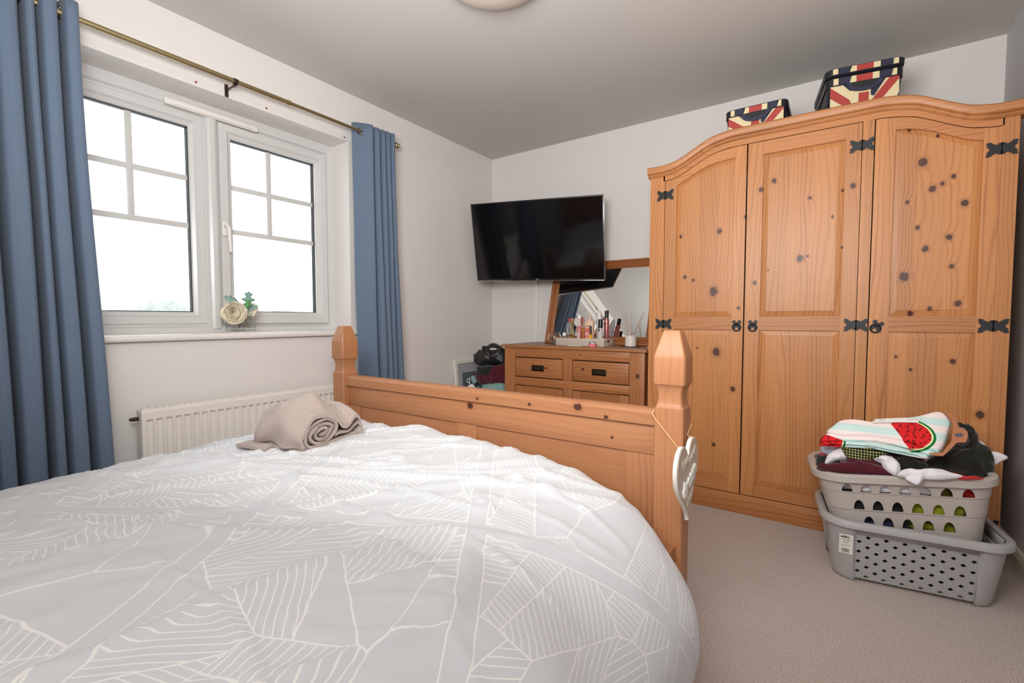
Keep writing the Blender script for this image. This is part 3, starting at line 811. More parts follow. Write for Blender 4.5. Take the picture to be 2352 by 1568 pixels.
# duvet: cross profile (x, z), left hang -> top -> right hang, arc-length parametrised
prof = [(-1.935, .20), (-1.952, .29), (-1.948, .38), (-1.925, .445), (-1.88, .487), (-1.80, .512), (-1.65, .533), (-1.4, .545), (-1.1, .550), (-.85, .543), (-.68, .527), (-.56, .500), (-.46, .462), (-.385, .41), (-.325, .345), (-.283, .275), (-.273, .20), (-.283, .125), (-.308, .055)]
pp = cat_rom([(a, 0, b) for a, b in prof], 400, False)
cum = [0]
for a, b in zip(pp, pp[1:]): cum.append(cum[-1] + (b - a).length)
TOT = cum[-1]
def profat(s):
    import bisect
    i = max(1, min(len(cum) - 1, bisect.bisect(cum, s))); f = (s - cum[i - 1]) / (cum[i] - cum[i - 1])
    p = pp[i - 1].lerp(pp[i], f); t = (pp[i] - pp[i - 1]).normalized()
    return p, Vector((-t.z, 0, t.x))
NU, NV = 330, 300
Y0, Y1 = -.68, 1.292
def ridge(x, y, ang, fl, fw, seed):
    c, s = math.cos(ang), math.sin(ang)
    u, v = x * c + y * s, -x * s + y * c
    n = noise.noise(Vector((u * fl, v * fw, seed)))
    return (1 - abs(n) * 2.2) if abs(n) < .45 else 0
def duvet_pt(u, v):
    s = u * TOT; t = v
    p, n = profat(s)
    y = Y0 + (Y1 - Y0) * t
    e = smooth(.935, 1.0, t)                       # rounded foot end
    x, z = p.x, p.z
    cx = -1.128
    # gentle puffiness and creases
    q = Vector((x * 1.6, y * 1.6, 2.3))
    hgt = .008 * noise.noise(q) + .006 * noise.noise(q * 2.7)
    wr = 0
    wr += .013 * max(0, ridge(x, y, R(38), .9, 3.6, 1.7)) ** 6
    wr += .011 * max(0, ridge(x, y, R(70), 1.3, 5.0, 6.1)) ** 6
    wr += .0075 * max(0, ridge(x, y, R(10), 2.2, 8.5, 9.4)) ** 5
    wr += .0050 * max(0, ridge(x, y, R(52), 3.0, 15, 4.4)) ** 4
    wr += .0022 * noise.noise(Vector((x * 9, y * 9, 3.1))) + .0012 * noise.noise(Vector((x * 21, y * 21, 8.1)))
    msk = .45 + .65 * smooth(-.3, .35, noise.noise(Vector((x * 1.1 + 4, y * 1.1, 7.7))) + .15)
    side = smooth(TOT - .60, TOT - .30, s)
    wr *= msk * (1 - .75 * side)
    fold = .016 * side * math.sin(y * 11 + 1.2 + 2.5 * noise.noise(Vector((y * 2, s * 2, 1))))* (1 - smooth(.84, .97, t))
    d = hgt + wr + fold
    x += n.x * d; z += n.z * d
    # right hang draws in a little near the foot
    if x > -.6:
        k = side * smooth(.90, 1.0, t)
        x -= .050 * k
        x += side * .02 * smooth(.6, .9, t) * (1 - smooth(.93, 1, t))
    if e > 0:
        top = 1 - side
        z -= .055 * e * e * (1 if side < .5 else .3)
        x -= side * .06 * e * e
    # head side lower to the left as in a loose throw
    z -= .022 * smooth(-1.6, -1.9, x) * smooth(1.2, .5, y) * 0.8
    return Vector((x, y, z))
m = MB()
vsx, fcs = m.grid(duvet_pt, NU, NV)
uvl = m.bm.loops.layers.uv.new('UVMap')
m.bm.verts.index_update()
for f in m.bm.faces:
    for l in f.loops:
        i = l.vert.index; iu, iv = i % NU, i // NU
        l[uvl].uv = (iu / (NU - 1) * TOT, iv / (NV - 1) * (Y1 - Y0))
dv = m.build('duvet', M['duvet'], angle=180)
sd = dv.modifiers.new('thick', 'SOLIDIFY'); sd.thickness = .012; sd.offset = -1
tag(dv, 'pale grey duvet with white line pattern spread over the pine bed', 'duvet')
if dv.data.polygons[NU * 150 + 165].normal.z < 0: dv.data.flip_normals()
# ------------------------------------------------------------------ towel on the duvet
def ribbon(m, pts, x0, x1, th, nx=14, wob=.004, seed=0, skew=0.0, endcurve=0.0):
    """a thick cloth ribbon: pts=(y,z) path, extruded along x"""
    P3 = cat_rom([(0, a, b) for a, b in pts], max(30, len(pts) * 7), False)
    nrm = []
    for i in range(len(P3)):
        t = (P3[min(i + 1, len(P3) - 1)] - P3[max(0, i - 1)]).normalized(); nrm.append(Vector((0, -t.z, t.y)))
    rings = []
    for k in range(nx):
        f = k / (nx - 1); x = x0 + (x1 - x0) * f
        r = []
        for side in (1, -1):
            idx = range(len(P3)) if side == 1 else range(len(P3) - 1, -1, -1)
            for i in idx:
                w_ = wob * noise.noise(Vector((x * 9, i * .11, seed)))
                p = P3[i] + nrm[i] * (side * th / 2 + w_)
                ex = .012 * noise.noise(Vector((i * .07, seed + 3, f * 2))) * (1 if k in (0, nx - 1) else .6)
                r.append(Vector((x + ex, p.y + skew * f, p.z + endcurve * math.sin(f * PI) * smooth(-.02, .08, p.z))))
        rings.append(r)
    m.loft(rings, True, True, True)
tw = thing('towel', (-1.455, .885, .557), 'folded beige towel lying on the duvet near the radiator', 'towel', R(0))
m = MB()
sp = []
for k in range(40):                      # flattened spiral roll, outer turn runs on as a tail to the right
    a = -PI * .55 + k / 39 * 2 * PI * 3.1
    f = 1 - k / 39 * .86
    sp.append((-.045 + .098 * f * math.cos(a) * -1 + .02 * math.sin(a) * f, .052 + .050 * f * math.sin(a)))
tail = [(.175, .012), (.20, .030), (.195, .058), (.165, .066), (.12, .060), (.085, .068), (.05, .092), (.00, .112)]
tail2 = [(-.06, .108), (-.11, .082), (-.148, .045), (-.142, .012)]
ribbon(m, tail + tail2, -.17, .165, .014, seed=1, wob=.022, skew=-.01, endcurve=.055)
ribbon(m, sp, -.16, .16, .0105, seed=2, wob=.003, skew=.0)
ribbon(m, [(.175, .014), (.10, .010), (.02, .008), (-.10, .007), (-.15, .010)], -.18, .15, .012, seed=5, wob=.003)
ribbon(m, [(.17, .050), (.12, .030), (.06, .034), (.03, .028)], -.17, .155, .010, seed=6, wob=.003, skew=.0)
ribbon(m, [(-.13, .012), (-.17, .013), (-.205, .010)], -.22, -.02, .010, seed=7, wob=.004)
o = m.build('folded_cloth', M['towel'], tw, angle=60)
tw.rotation_euler = (R(0), R(-1), R(10)); tw.scale = (.67, .74, .92)

# ------------------------------------------------------------------ hanging heart on the bed post
ht = thing('heart_sign', (-.325, 1.30, .60), 'wooden heart sign with raised white lettering hanging from bed post', 'sign')
hr = Vector((-.03, .999, 0)).normalized(); hu = Vector((0, 0, 1)); hn = hr.cross(hu)
HM = face_mat((.012, -.025, -.045), hr, (hr * -.10 + hu).normalized())
def heart(sc):
    pts = []
    for k in range(72):
        t_ = 2 * PI * k / 72
        x = 16 * math.sin(t_) ** 3; y = 13 * math.cos(t_) - 5 * math.cos(2 * t_) - 2 * math.cos(3 * t_) - math.cos(4 * t_)
        pts.append((x / 16 * sc, y / 16 * sc * 1.0))
    return pts
m = MB(); m.prism(heart(.122), 'Z', -.010, 0, .001, mat=HM); m.build('heart_board', M['gloss_white'], ht, angle=40)
hwood = wood('limed_wood', 'Z', (0.60, 0.49, 0.40), (0.52, 0.42, 0.34), (0.4, 0.31, 0.24), board=.3, contrast=.7)
m = MB(); m.prism(heart(.118), 'Z', 0.0002, .0015, mat=HM); m.build('wood_face', hwood, ht, angle=40)
wl = plain('white_letters', srgb(240, 238, 232), .5, nscale=60, namt=.01)
wl2 = plain('cream_letters', srgb(225, 215, 198), .5, nscale=60, namt=.01)
text_mesh('lettering', 'Live', .045, wl2, ht, HM @ Matrix.Translation((-.035, .045, .0022)) @ Matrix.Rotation(R(12), 4, 'Z'), .0008)
text_mesh('lettering', 'your', .040, wl2, ht, HM @ Matrix.Translation((.045, .050, .0022)) @ Matrix.Rotation(R(18), 4, 'Z'), .0008)
text_mesh('lettering', 'dream', .060, wl, ht, HM @ Matrix.Translation((0, -.012, .004)) @ Matrix.Rotation(R(16), 4, 'Z'), .0025, bold=.0012)
text_mesh('lettering', 'always', .030, wl2, ht, HM @ Matrix.Translation((.012, -.062, .0022)) @ Matrix.Rotation(R(16), 4, 'Z'), .0008)
rope = plain('jute_string', srgb(214, 170, 120), .9, nscale=400, namt=.2, bumpd=.001)
hl = lambda p: Vector(p) - ht.location
h1 = HM @ Vector((-.072, .075, -.012)); h2 = HM @ Vector((.075, .085, -.012))
m = MB(); m.tube([hl((-.418, 1.3705, .7165)), hl((-.4165, 1.32, .7175)), hl((-.4185, 1.297, .704)), hl((-.410, 1.2965, .690)), hl((-.37, 1.2965, .645)), hl((-.335, 1.296, .603)), h1 + Vector((-.001, -.004, .012)), h1 + Vector((.001, 0, .0))], .0022, 8)
m.tube([h2 + Vector((.008, .0, -.002)), h2 + Vector((-.006, 0, .006)), hl((-.334, 1.384, .668)), hl((-.38, 1.3835, .70)), hl((-.414, 1.3825, .7165)), hl((-.418, 1.3705, .7165))], .0017, 8)
m.build('string', rope, ht)
m = MB(); m.lathe([(.0002, 0), (.006, 0), (.006, .008), (.0002, .009)], c=hl((-.3348, 1.345, .616)), mat=Matrix.Rotation(PI / 2, 4, 'Y'), seg=16)
o = m.build('peg', M['iron'], bed); o.location = ht.location

# ------------------------------------------------------------------ wardrobe
wd = thing('wardrobe', (WX, 2.523, 0), 'large three door pine wardrobe with arched top and black iron hinges', 'wardrobe')
WZT = [(0, 1.891), (.25, 1.890), (.30, 1.888), (.361, 1.878), (.40, 1.866), (.437, 1.848), (.475, 1.828), (.515, 1.807), (.56, 1.788), (.614, 1.778), (.66, 1.776), (.72, 1.777)]
_arch = cat_rom([(a, 0, b) for a, b in [(-x, z) for x, z in WZT[::-1]] + WZT[1:]], 240, False)
def arch(x):
    for a, b in zip(_arch, _arch[1:]):
        if a.x <= x <= b.x + 1e-9: return a.z + (b.z - a.z) * (x - a.x) / max(1e-6, b.x - a.x)
    return 1.777
HW = .692            # half width of the carcass
def xs_(a, b, n): return [a + (b - a) * k / (n - 1) for k in range(n)]
def arch_band(m, x0, x1, off0, off1, y0, y1, n=90):
    X = xs_(x0, x1, n); rings = []
    for x in X:
        rings.append([Vector((x, y0, arch(x) + off1)), Vector((x, y0, arch(x) + off0)), Vector((x, y1, arch(x) + off0)), Vector((x, y1, arch(x) + off1))])
    m.loft(rings)
# crown: curved moulding with an ovolo front
m = MB(); rings = []
for x in xs_(-.702, .710, 110):
    z = arch(x)
    rings.append([Vector((x, -.004, z - .052)), Vector((x, -.010, z - .046)), Vector((x, -.012, z - .040)), Vector((x, -.022, z - .034)), Vector((x, -.026, z - .026)), Vector((x, -.026, z - .006)), Vector((x, -.020, z)), Vector((x, .05, z)), Vector((x, .05, z - .052))])
m.loft(rings); m.build('crown_moulding', M['ward_h'], wd, angle=30)
m = MB(); arch_band(m, -HW + .070, HW - .042, -.078, -.050, .000, .020); m.build('arched_rail', M['ward_h'], wd, angle=30)
m = MB(); arch_band(m, -HW, HW, -.068, -.050, .05, .57, 60); m.build('roof_panel', M['ward_h'], wd, angle=30)
def side_panel(x0, x1):
    m = MB(); m.box(x0, x1, .022, .57, 0, 1.73, .001); m.build('side_panel', M['ward_plain'], wd)
side_panel(-HW, -HW + .02); side_panel(HW - .02, HW)
def stile(x0, x1):
    m = MB(); n = 8
    X = xs_(x0, x1, n)
    pts = [(x, arch(x) - .0505) for x in X] + [(x1, 0), (x0, 0)]
    m.prism(pts, 'Y', 0, .021); m.build('front_stile', M['ward_plain'], wd)
stile(-HW + .0005, -HW + .077); stile(HW - .046, HW - .0005)
m = MB(); m.prism([(x, arch(x) - .0785) for x in xs_(.223, .262, 4)] + [(.262, .10), (.223, .10)], 'Y', 0.0, .021); m.build('front_stile', M['ward_plain'], wd)
m = MB(); m.box(-HW + .0775, HW - .0465, .001, .021, 0, .096, .001); m.build('plinth', M['ward_h'], wd)
m = MB(); m.box(-HW + .02, HW - .02, .56, .568, .1, 1.72); m.build('back_board', M['ward_plain'], wd)
m = MB(); m.box(-HW + .021, HW - .021, .03, .555, .097, .112); m.build('floor_board', M['ward_h'], wd)

def raised_panel(m, outline, y_out, y_in, inset, inner=None):
    """outline (x,z) ccw; field raised towards the viewer"""
    inner_ = inner
    c = Vector((sum(p[0] for p in outline) / len(outline), sum(p[1] for p in outline) / len(outline)))
    n = len(outline)
    inner = []
    for i in range(n):
        a = Vector(outline[i - 1]); b = Vector(outline[i]); d = Vector(outline[(i + 1) % n])
        e1 = (b - a).normalized(); e2 = (d - b).normalized()
        n1 = Vector((-e1.y, e1.x)); n2 = Vector((-e2.y, e2.x))
        bi = (n1 + n2); k = inset / max(.3, (1 + n1.dot(n2)))
        inner.append(b + bi * k)
    if inner_ is not None: inner = [Vector(p) for p in inner_]
    r0 = [Vector((p[0], y_out + .004, p[1])) for p in outline]
    r1 = [Vector((p[0], y_out, p[1])) for p in outline]
    r2 = [Vector((p[0], y_in + .0015, p[1])) for p in inner]
    r3 = [Vector((c.x + (p[0] - c.x) * .996, y_in, c.y + (p[1] - c.y) * .998)) for p in inner]
    m.loft([r0, r1, r2, r3], True, False, True)

def hinge(parent, x, z):
    m = MB(); s = .034
    half = [(0, .021), (.009, .021), (.012, .016), (.018, .016), (.021, .020), (.026, .020), (.028, .026), (.042, .027), (.043, .020), (.038, .016), (.043, .011), (.036, .007), (.033, 0)]
    pts = [(a, b) for a, b in half] + [(a, -b) for a, b in half[::-1][1:]] 
    full = pts + [(-a, b) for a, b in pts[::-1] if a > 0]
    m.prism([(x + a * 1.0, z + b) for a, b in full], 'Y', -.0035, -.0004)
    m.tube([(x, -.005, z - .021), (x, -.005, z + .021)], .0038, 10)
    for sx in (-1, 1):
        for sz in (-1, 1):
            m.lathe([(.0028, 0), (.0022, .0012), (.0002, .0018)], c=(x + sx * .036, -.0035, z + sz * .014), mat=Matrix.Rotation(PI / 2, 4, 'X'), seg=8)
    return m.build('hinge', M['iron'], parent, angle=30)
def ring_pull(parent, x, z, rot=0):
    m = MB(); Rm = Matrix.Translation((x, 0, z)) @ Matrix.Rotation(rot, 4, 'Y')
    pl = [(0, .012), (.006, .016), (.006, .021), (.013, .023), (.019, .019), (.022, .010), (.016, .008), (.013, 0), (.016, -.008), (.022, -.010), (.019, -.019), (.013, -.023), (.006, -.021), (.006, -.016)]
    full = pl + [(-a, b) for a, b in [(0, -.012)]] + [(-a, b) for a, b in pl[::-1] if a > 0]
    m.prism([(a, b + .004) for a, b in full], 'Y', -.003, -.0004, mat=Rm)
    ring = [Rm @ Vector((.0175 * math.cos(2 * PI * k / 28), -.0075 - .003 * math.cos(2 * PI * k / 28 + PI / 2) * 0, -.008 + .0175 * math.sin(2 * PI * k / 28))) for k in range(29)]
    m.tube(ring, .0032, 8, False)
    m.lathe([(.007, 0), (.007, .006), (.004, .010), (.0002, .011)], c=Rm @ Vector((0, -.003, .007)), mat=Matrix.Rotation(PI / 2, 4, 'X'), seg=12)
    return m.build('ring_pull', M['iron'], parent, angle=30)

def door(x0, x1, stl, str_, arched, hinge_x, pull_x, pull_rot, hz, zt_off=-.0815, top_in=None, yoff=0.0, flat=False):
    """x in wardrobe coordinates; stl/str_: widths of left and right stile"""
    T0, T1 = yoff, .020 + yoff
    a, b = x0 + stl, x1 - str_
    z0 = .101
    m = MB()
    m.mi = 0
    for (p, q) in ((x0, a), (b, x1)):
        X = xs_(p, q, 8)
        m.prism([(x, arch(x) + zt_off) for x in X] + [(q, z0), (p, z0)], 'Y', T0, T1)
    d = m.build('door', M['ward_v'], wd, angle=30)
    m = MB()
    if flat: ptop = lambda x: 1.749
    else:
        tab = [(.27, 1.757), (.30, 1.756), (.341, 1.752), (.37, 1.748), (.404, 1.739), (.454, 1.718), (.502, 1.692), (.549, 1.668), (.58, 1.657), (.61, 1.652)]
        ct = cat_rom([(p_[0], 0, p_[1]) for p_ in tab], 80, False)
        ptop = lambda x: lerp_tab([(q.x, q.z) for q in ct], abs(x))
    X = xs_(a, b, 30)
    m.prism([(x, arch(x) + zt_off) for x in X] + [(x, ptop(x)) for x in X[::-1]], 'Y', T0 + .0005, T1, 0)
    m.build('rail', M['ward_h'], d, angle=20)
    m = MB(); m.box(a, b, T0 + .0005, T1, .917, .982); m.build('rail', M['ward_h'], d, angle=20)
    m = MB(); m.box(a, b, T0 + .0005, T1, z0, .160); m.build('rail', M['ward_h'], d, angle=20)
    for (zz0, top) in ((.982, None), (.160, .917)):
        m = MB()
        i_ = .024; XI = xs_(a + i_, b - i_, 30)
        if top is None:
            out = [(a, zz0), (b, zz0)] + [(x, ptop(x)) for x in X[::-1]]
            inn_p = [(a + i_, zz0 + i_), (b - i_, zz0 + i_)] + [(x, ptop(x) - i_) for x in XI[::-1]]
        else:
            out = [(a, zz0), (b, zz0), (b, top), (a, top)]
            inn_p = [(a + i_, zz0 + i_), (b - i_, zz0 + i_), (b - i_, top - i_), (a + i_, top - i_)]
        raised_panel(m, out, T0 + .010, T0 + .0035, .024, inn_p)
        m.build('panel', M['ward_v'], d, angle=12)
    for z in hz: hinge(d, hinge_x, z)
    ring_pull(d, pull_x, .938, pull_rot)
    return d
# local x = world x - WX
door(-.612, -.2245, .060, .050, 'L', -.611, -.252, 0, (1.625, .944, .165))
door(-.2185, .2205, .066, .056, 'M', .2215, -.181, 0, (1.712, .944, .165), flat=True)
door(.2660, .6455, .066, .050, 'R', .6455, .292, R(22), (1.612, .944, .165))

# ------------------------------------------------------------------ union jack boxes on the wardrobe
uj_red = plain('faded_red_print', srgb(176, 62, 56), .5, nscale=40, namt=.08)
uj_cream = plain('aged_cream_print', srgb(228, 212, 168), .5, nscale=40, namt=.07)
uj_navy = plain('faded_navy_print', srgb(40, 42, 66), .5, nscale=40, namt=.15)
dkp = plain('black_navy_plastic', srgb(28, 30, 38), .45, nscale=60, namt=.1)
def rrect(w_, d_, r, n=8, cx=0, cy=0):
    out = []
    for sx, sy, a0 in ((1, 1, 0), (-1, 1, 90), (-1, -1, 180), (1, -1, 270)):
        for k in range(n + 1):
            a = R(a0 + 90 * k / n); out.append((cx + sx * (w_ / 2 - r) + r * math.cos(a), cy + sy * (d_ / 2 - r) + r * math.sin(a)))
    return out
def flag_front(m, W, y, z0, z1):
    """printed front, a few tenths of a millimetre thick patches; W half width"""
    H = z1 - z0
    def patch(pts, mi, k):
        m.mi = mi; m.prism([(u * W, z0 + v * H) for u, v in pts], 'Y', y - .0004 * k - .0003, y)
    patch([(-1, 0), (1, 0), (1, 1), (-1, 1)], 1, 0)
    patch([(-1, 0), (1, 0), (1, .17), (-1, .17)], 0, 1)
    patch([(-.15, .17), (.15, .17), (.15, .75), (-.15, .75)], 0, 1)
    patch([(-1, .98), (-1, .72), (-.62, .50), (-.36, .52), (-.42, .62)], 0, 1)
    patch([(1, 1.0), (.72, 1.0), (.22, .52), (.30, .48), (.50, .50), (1, .94)], 0, 1)
    patch([(-.62, 1.0), (-.2, 1.0), (-.2, .80), (-.42, .84)], 2, 1)
    patch([(.2, 1.0), (.62, 1.0), (.30, .62), (.2, .66)], 2, 1)
    patch([(-1, .36), (-.88, .42), (-1, .52)], 2, 1)
    patch([(1, .48), (.94, .52), (1, .62)], 2, 1)
def flag_rim(m, W, y, z0, z1):
    H = z1 - z0
    segs = [(-.86, -.72, 1), (-.72, -.40, 2), (-.40, -.22, 1), (-.22, .22, 0), (.22, .40, 1), (.40, .72, 2), (.72, .86, 1)]
    for a, b, mi in segs:
        m.mi = mi; sh = .05 if mi == 2 else 0
        m.prism([(a * W, z0), (b * W, z0), ((b + sh) * W, z1), ((a + sh) * W, z1)], 'Y', y - .0012, y)
def crate(loc, rotz, W, Dp, H, lid, label):
    t = thing('storage_box', loc, label, 'storage box', rotz, 'flag print storage boxes on the wardrobe')
    m = MB(); ft = .86
    rings = []
    for z, k in ((0, ft), (.004, ft + .005), (H - .03, .965), (H - .03, .962)):
        rings.append([Vector((x, y, z)) for x, y in rrect(W * k, Dp * k, .02)])
    inner = [[Vector((x, y, z)) for x, y in rrect((W - .008) * k, (Dp - .008) * k, .018)] for z, k in ((H - .03, .962), (.01, ft))]
    m.loft(rings + inner); m.build('body', dkp, t, angle=30)
    m = MB()
    rr0, rr1 = rrect(W, Dp, .035), rrect(W - .03, Dp - .03, .025)
    m.loft([[Vector((x, y, H - .036)) for x, y in rr0], [Vector((x, y, H - .002)) for x, y in rr0], [Vector((x * .99, y * .99, H)) for x, y in rr0], [Vector((x, y, H)) for x, y in rr1], [Vector((x, y, H - .036)) for x, y in rr1], [Vector((x, y, H - .036)) for x, y in rr0]], True, False, False)
    m.build('rim', dkp, t, angle=30)
    yf = -Dp * .5
    m = MB(); flag_front(m, W * .44, -Dp * .487, .004, H - .036)
    f = m.build('flag_print', [uj_red, uj_cream, uj_navy], t, smooth=False)
    m = MB(); flag_rim(m, W * .47, yf, H - .032, H - .004); m.build('rim_print', [uj_red, uj_cream, uj_navy], t, smooth=False)
    # scooped handle
    m = MB(); pts = [(W * .23 * math.cos(a), H - .034 - .042 * math.sin(a) ** .8) for a in [PI * k / 20 for k in range(21)]]
    pts2 = [(p[0] * .74, H - .034 - (H - .034 - p[1]) * .62) for p in pts]
    m.prism(pts, 'Y', -Dp * .487 - .008, -Dp * .487 - .001)
    m.build('handle', uj_navy, t)
    m = MB(); m.prism(pts2, 'Y', -Dp * .487 - .0084, -Dp * .487 - .0078); m.build('opening_shade_patch', M['gasket'], t)  # black patch on the handle paints the shade inside the hand hole
    if lid:
        m = MB(); z0 = H + .003
        m.loft([[Vector((x, y, z0)) for x, y in rrect(W * .96, Dp * .96, .03)], [Vector((x, y, z0 + .008)) for x, y in rrect(W * 1.02, Dp * 1.02, .036)], [Vector((x, y, z0 + .034)) for x, y in rrect(W * 1.03, Dp * 1.03, .036)], [Vector((x, y, z0 + .038)) for x, y in rrect(W * 1.01, Dp * 1.01, .034)]])
        l = m.build('lid', dkp, t, angle=30)
        m = MB(); flag_rim(m, W * .485, -Dp * .515, z0 + .010, z0 + .034); m.build('lid_print', [uj_red, uj_cream, uj_navy], l, smooth=False)
    return t
crate((-.358, 2.815, 1.8425), R(0), .278, .36, .190, False, 'open union flag print storage box at left end of the wardrobe top')
crate((.045, 2.832, 1.8425), R(9), .285, .38, .222, True, 'lidded union flag print storage box nearer the right wall')

# ------------------------------------------------------------------ chest of drawers
dr = thing('chest_of_drawers', (0, 0, 0), 'pine chest of drawers with dark recessed handles left of wardrobe', 'chest of drawers')
y0 = 2.65
m = MB(); m.box(-1.925, -.888, 2.635, 3.10, .776, .793, .0015); m.build('top', M['dr_top'], dr)
m = MB(); m.box(-1.925 + .0005, -.888 - .0005, 2.6345, 2.6365, .7765, .792, .0004); m.build('front_edge', M['dr_h'], dr)
for a, b in ((-1.902, -1.818), (-.995, -.905)):
    m = MB(); m.box(a, b, y0, y0 + .03, 0, .7755, .001); m.build('stile', M['dr_v'], dr)
for a, b in ((-1.902, -1.884), (-.923, -.905)):
    m = MB(); m.box(a, b, y0 + .0305, 3.10, .04, .7755); m.build('side_panel', M['dr_v'], dr)
for a, b in ((.7125, .7755), (.519, .573), (.04, .10)):
    m = MB(); m.box(-1.8175, -.9955, y0 + .001, y0 + .03, a, b, .001); m.build('rail', M['dr_h'], dr)
m = MB(); m.box(-1.441, -1.376, y0 + .001, y0 + .03, .5735, .712, .001); m.build('stile', M['dr_v'], dr)
m = MB(); m.box(-1.441, -1.376, y0 + .001, y0 + .03, .1005, .5185, .001); m.build('stile', M['dr_v'], dr)
m = MB(); m.box(-1.883, -.924, y0 + .04, 3.09, .10, .77); m.build('inner_case', M['gasket'], dr)
for a, b, hx in ((-1.813, -1.446, -1.632), (-1.372, -1.000, -1.190)):
    m = MB(); m.box(a, b, y0 + .003, y0 + .022, .579, .706, .002); d = m.build('drawer', M['dr_h'], dr)
    m = MB(); hz = .642; hw, hh = .047, .020
    yy0 = y0 + .0005
    frame = [(0, y0 + .004), (0, yy0 - .002), (.004, yy0 - .003), (.006, yy0 + .0005), (.007, y0 + .0022)]
    rings = [[Vector((hx - hw + i, y, hz - hh + i)), Vector((hx + hw - i, y, hz - hh + i)), Vector((hx + hw - i, y, hz + hh - i)), Vector((hx - hw + i, y, hz + hh - i))] for i, y in frame]
    m.loft(rings, True, False, True)
    m.box(hx - hw + .012, hx + hw - .012, yy0 - .004, yy0 + .001, hz - .010, hz - .0075, .0008)
    m.tube([(hx - hw + .012, yy0 - .002, hz + .010), (hx - hw + .012, yy0 - .003, hz - .008)], .0015, 6); m.tube([(hx + hw - .012, yy0 - .002, hz + .010), (hx + hw - .012, yy0 - .003, hz - .008)], .0015, 6)
    m.build('handle', M['bronze'], d, angle=20)
for a, b in ((-1.813, -1.446), (-1.372, -1.000)):
    m = MB(); m.box(a, a + .055, y0 + .003, y0 + .022, .105, .513, .001); m.box(b - .055, b, y0 + .003, y0 + .022, .105, .513, .001)
    m.box(a + .05, b - .05, y0 + .0185, y0 + .021, .105, .513)
    d = m.build('door', M['dr_v'], dr)
    m = MB(); m.box(a + .055, b - .055, y0 + .010, y0 + .018, .105, .512); m.build('panel', M['dr_h'], d)

# ------------------------------------------------------------------ mirror leaning on the wall above it
mir = thing('mirror', (-1.350, 2.950, .7935), 'large wooden framed mirror leaning on the back wall behind the toiletries', 'mirror')
lean = math.atan2(.150, .58); mir.rotation_euler = (-lean, 0, 0)
mw, mh = .405, .605
m = MB()
def mring(m, W, H, prof):
    rings = [[Vector((-W + i, y, i)), Vector((W - i, y, i)), Vector((W - i, y, H - i)), Vector((-W + i, y, H - i))] for i, y in prof]
    n = len(rings); V = [p for r in rings for p in r]
    return rings, n, V
prf = [(0, .018), (0, -.004), (.006, -.012), (.014, -.014), (.022, -.008), (.030, -.008), (.036, -.013), (.046, -.011), (.056, -.003), (.060, .000), (.060, .018)]
rings, n, V = mring(m, mw, mh, prf)
for mi, js in ((0, (0, 2)), (1, (1, 3))):
    m.mi = mi; F = []
    for i in range(n):
        k = (i + 1) % n
        for j in js:
            q = (j + 1) % 4; F.append((i * 4 + j, i * 4 + q, k * 4 + q, k * 4 + j))
    m.add(V, F)
bmesh.ops.remove_doubles(m.bm, verts=m.bm.verts, dist=1e-5)
m.build('frame', [M['mir'], M['mir_v']], mir, angle=20)
mm = plain('mirror_silver', (.86, .88, .87), .0, 1.0); 
m = MB(); m.box(-mw + .058, mw - .058, .002, .006, .058, mh - .058); m.build('mirror_glass', mm, mir, smooth=False)
m = MB(); m.box(-mw + .004, mw - .004, .007, .016, .004, mh - .004); m.build('backing', M['dr_top'], mir)

# ------------------------------------------------------------------ television
TVC = CAM + (Vector((-1.643, 2.636, 1.484)) - CAM) * 1.07; tyaw, tpit, trol = R(11.39), R(14.49), R(-1.68)
nn = Vector((math.sin(tyaw) * math.cos(tpit), -math.cos(tyaw) * math.cos(tpit), -math.sin(tpit)))
rr_ = Vector((math.cos(tyaw), math.sin(tyaw), 0)); uu = rr_.cross(-nn)
if uu.z < 0: uu = -uu
r2 = rr_ * math.cos(trol) + uu * math.sin(trol); u2 = uu * math.cos(trol) - rr_ * math.sin(trol)
tv = thing('television', TVC, 'black flat screen television on a wall arm above the chest', 'television')
TM = face_mat((0, 0, 0), r2, u2)       # local x right, y up, z toward viewer
W, H = .487, .281
m = MB(); m.box(-W, W, -H, H, -.012, 0, .003, mat=TM); m.build('bezel', M['black_plastic'], tv)
m = MB(); m.box(-W * .62, W * .62, -H * .75, H * .55, -.055, -.0125, .012, mat=TM); m.build('back_housing', M['black_plastic'], tv)
scr = plain('glossy_black_screen', (.004, .004, .005), .07, 0, .5)
m = MB(); m.box(-W + .008, W - .008, -H + .016, H - .008, .0002, .0012, mat=TM); m.build('screen', scr, tv, smooth=False)
m = MB(); m.box(-W + .002, W - .002, -H - .0015, -H + .0015, -.010, .001, .0006, mat=TM); m.box(W - .0012, W + .0012, -H + .004, H - .004, -.010, -.001, .0006, mat=TM); m.build('trim_strip', M['chrome'], tv)
text_mesh('logo_lettering', 'JVC', .013, plain('silver_print', srgb(170, 170, 172), .4, nscale=60, namt=.02), tv, TM @ Matrix.Translation((.0, -H + .0085, .0008)), .0002, bold=.0003)
m = MB(); a_ = TM @ Vector((0, -.01, -.055)); wl_ = Vector((-1.60, YB - .008, 1.49)) - TVC
m.tube([a_, a_ + Vector((-.03, .05, .02)), Vector((-.10, .17, .01))], .013, 10); m.tube([Vector((-.10, .17, .01)), wl_], .013, 10)
m.box(wl_.x - .05, wl_.x + .05, wl_.y - .012, wl_.y + .0075, wl_.z - .11, wl_.z + .11, .003)
m.box(-.10, .10, -.10, .10, -.068, -.0555, .003, mat=TM)
m.build('wall_arm', M['black_plastic'], tv)

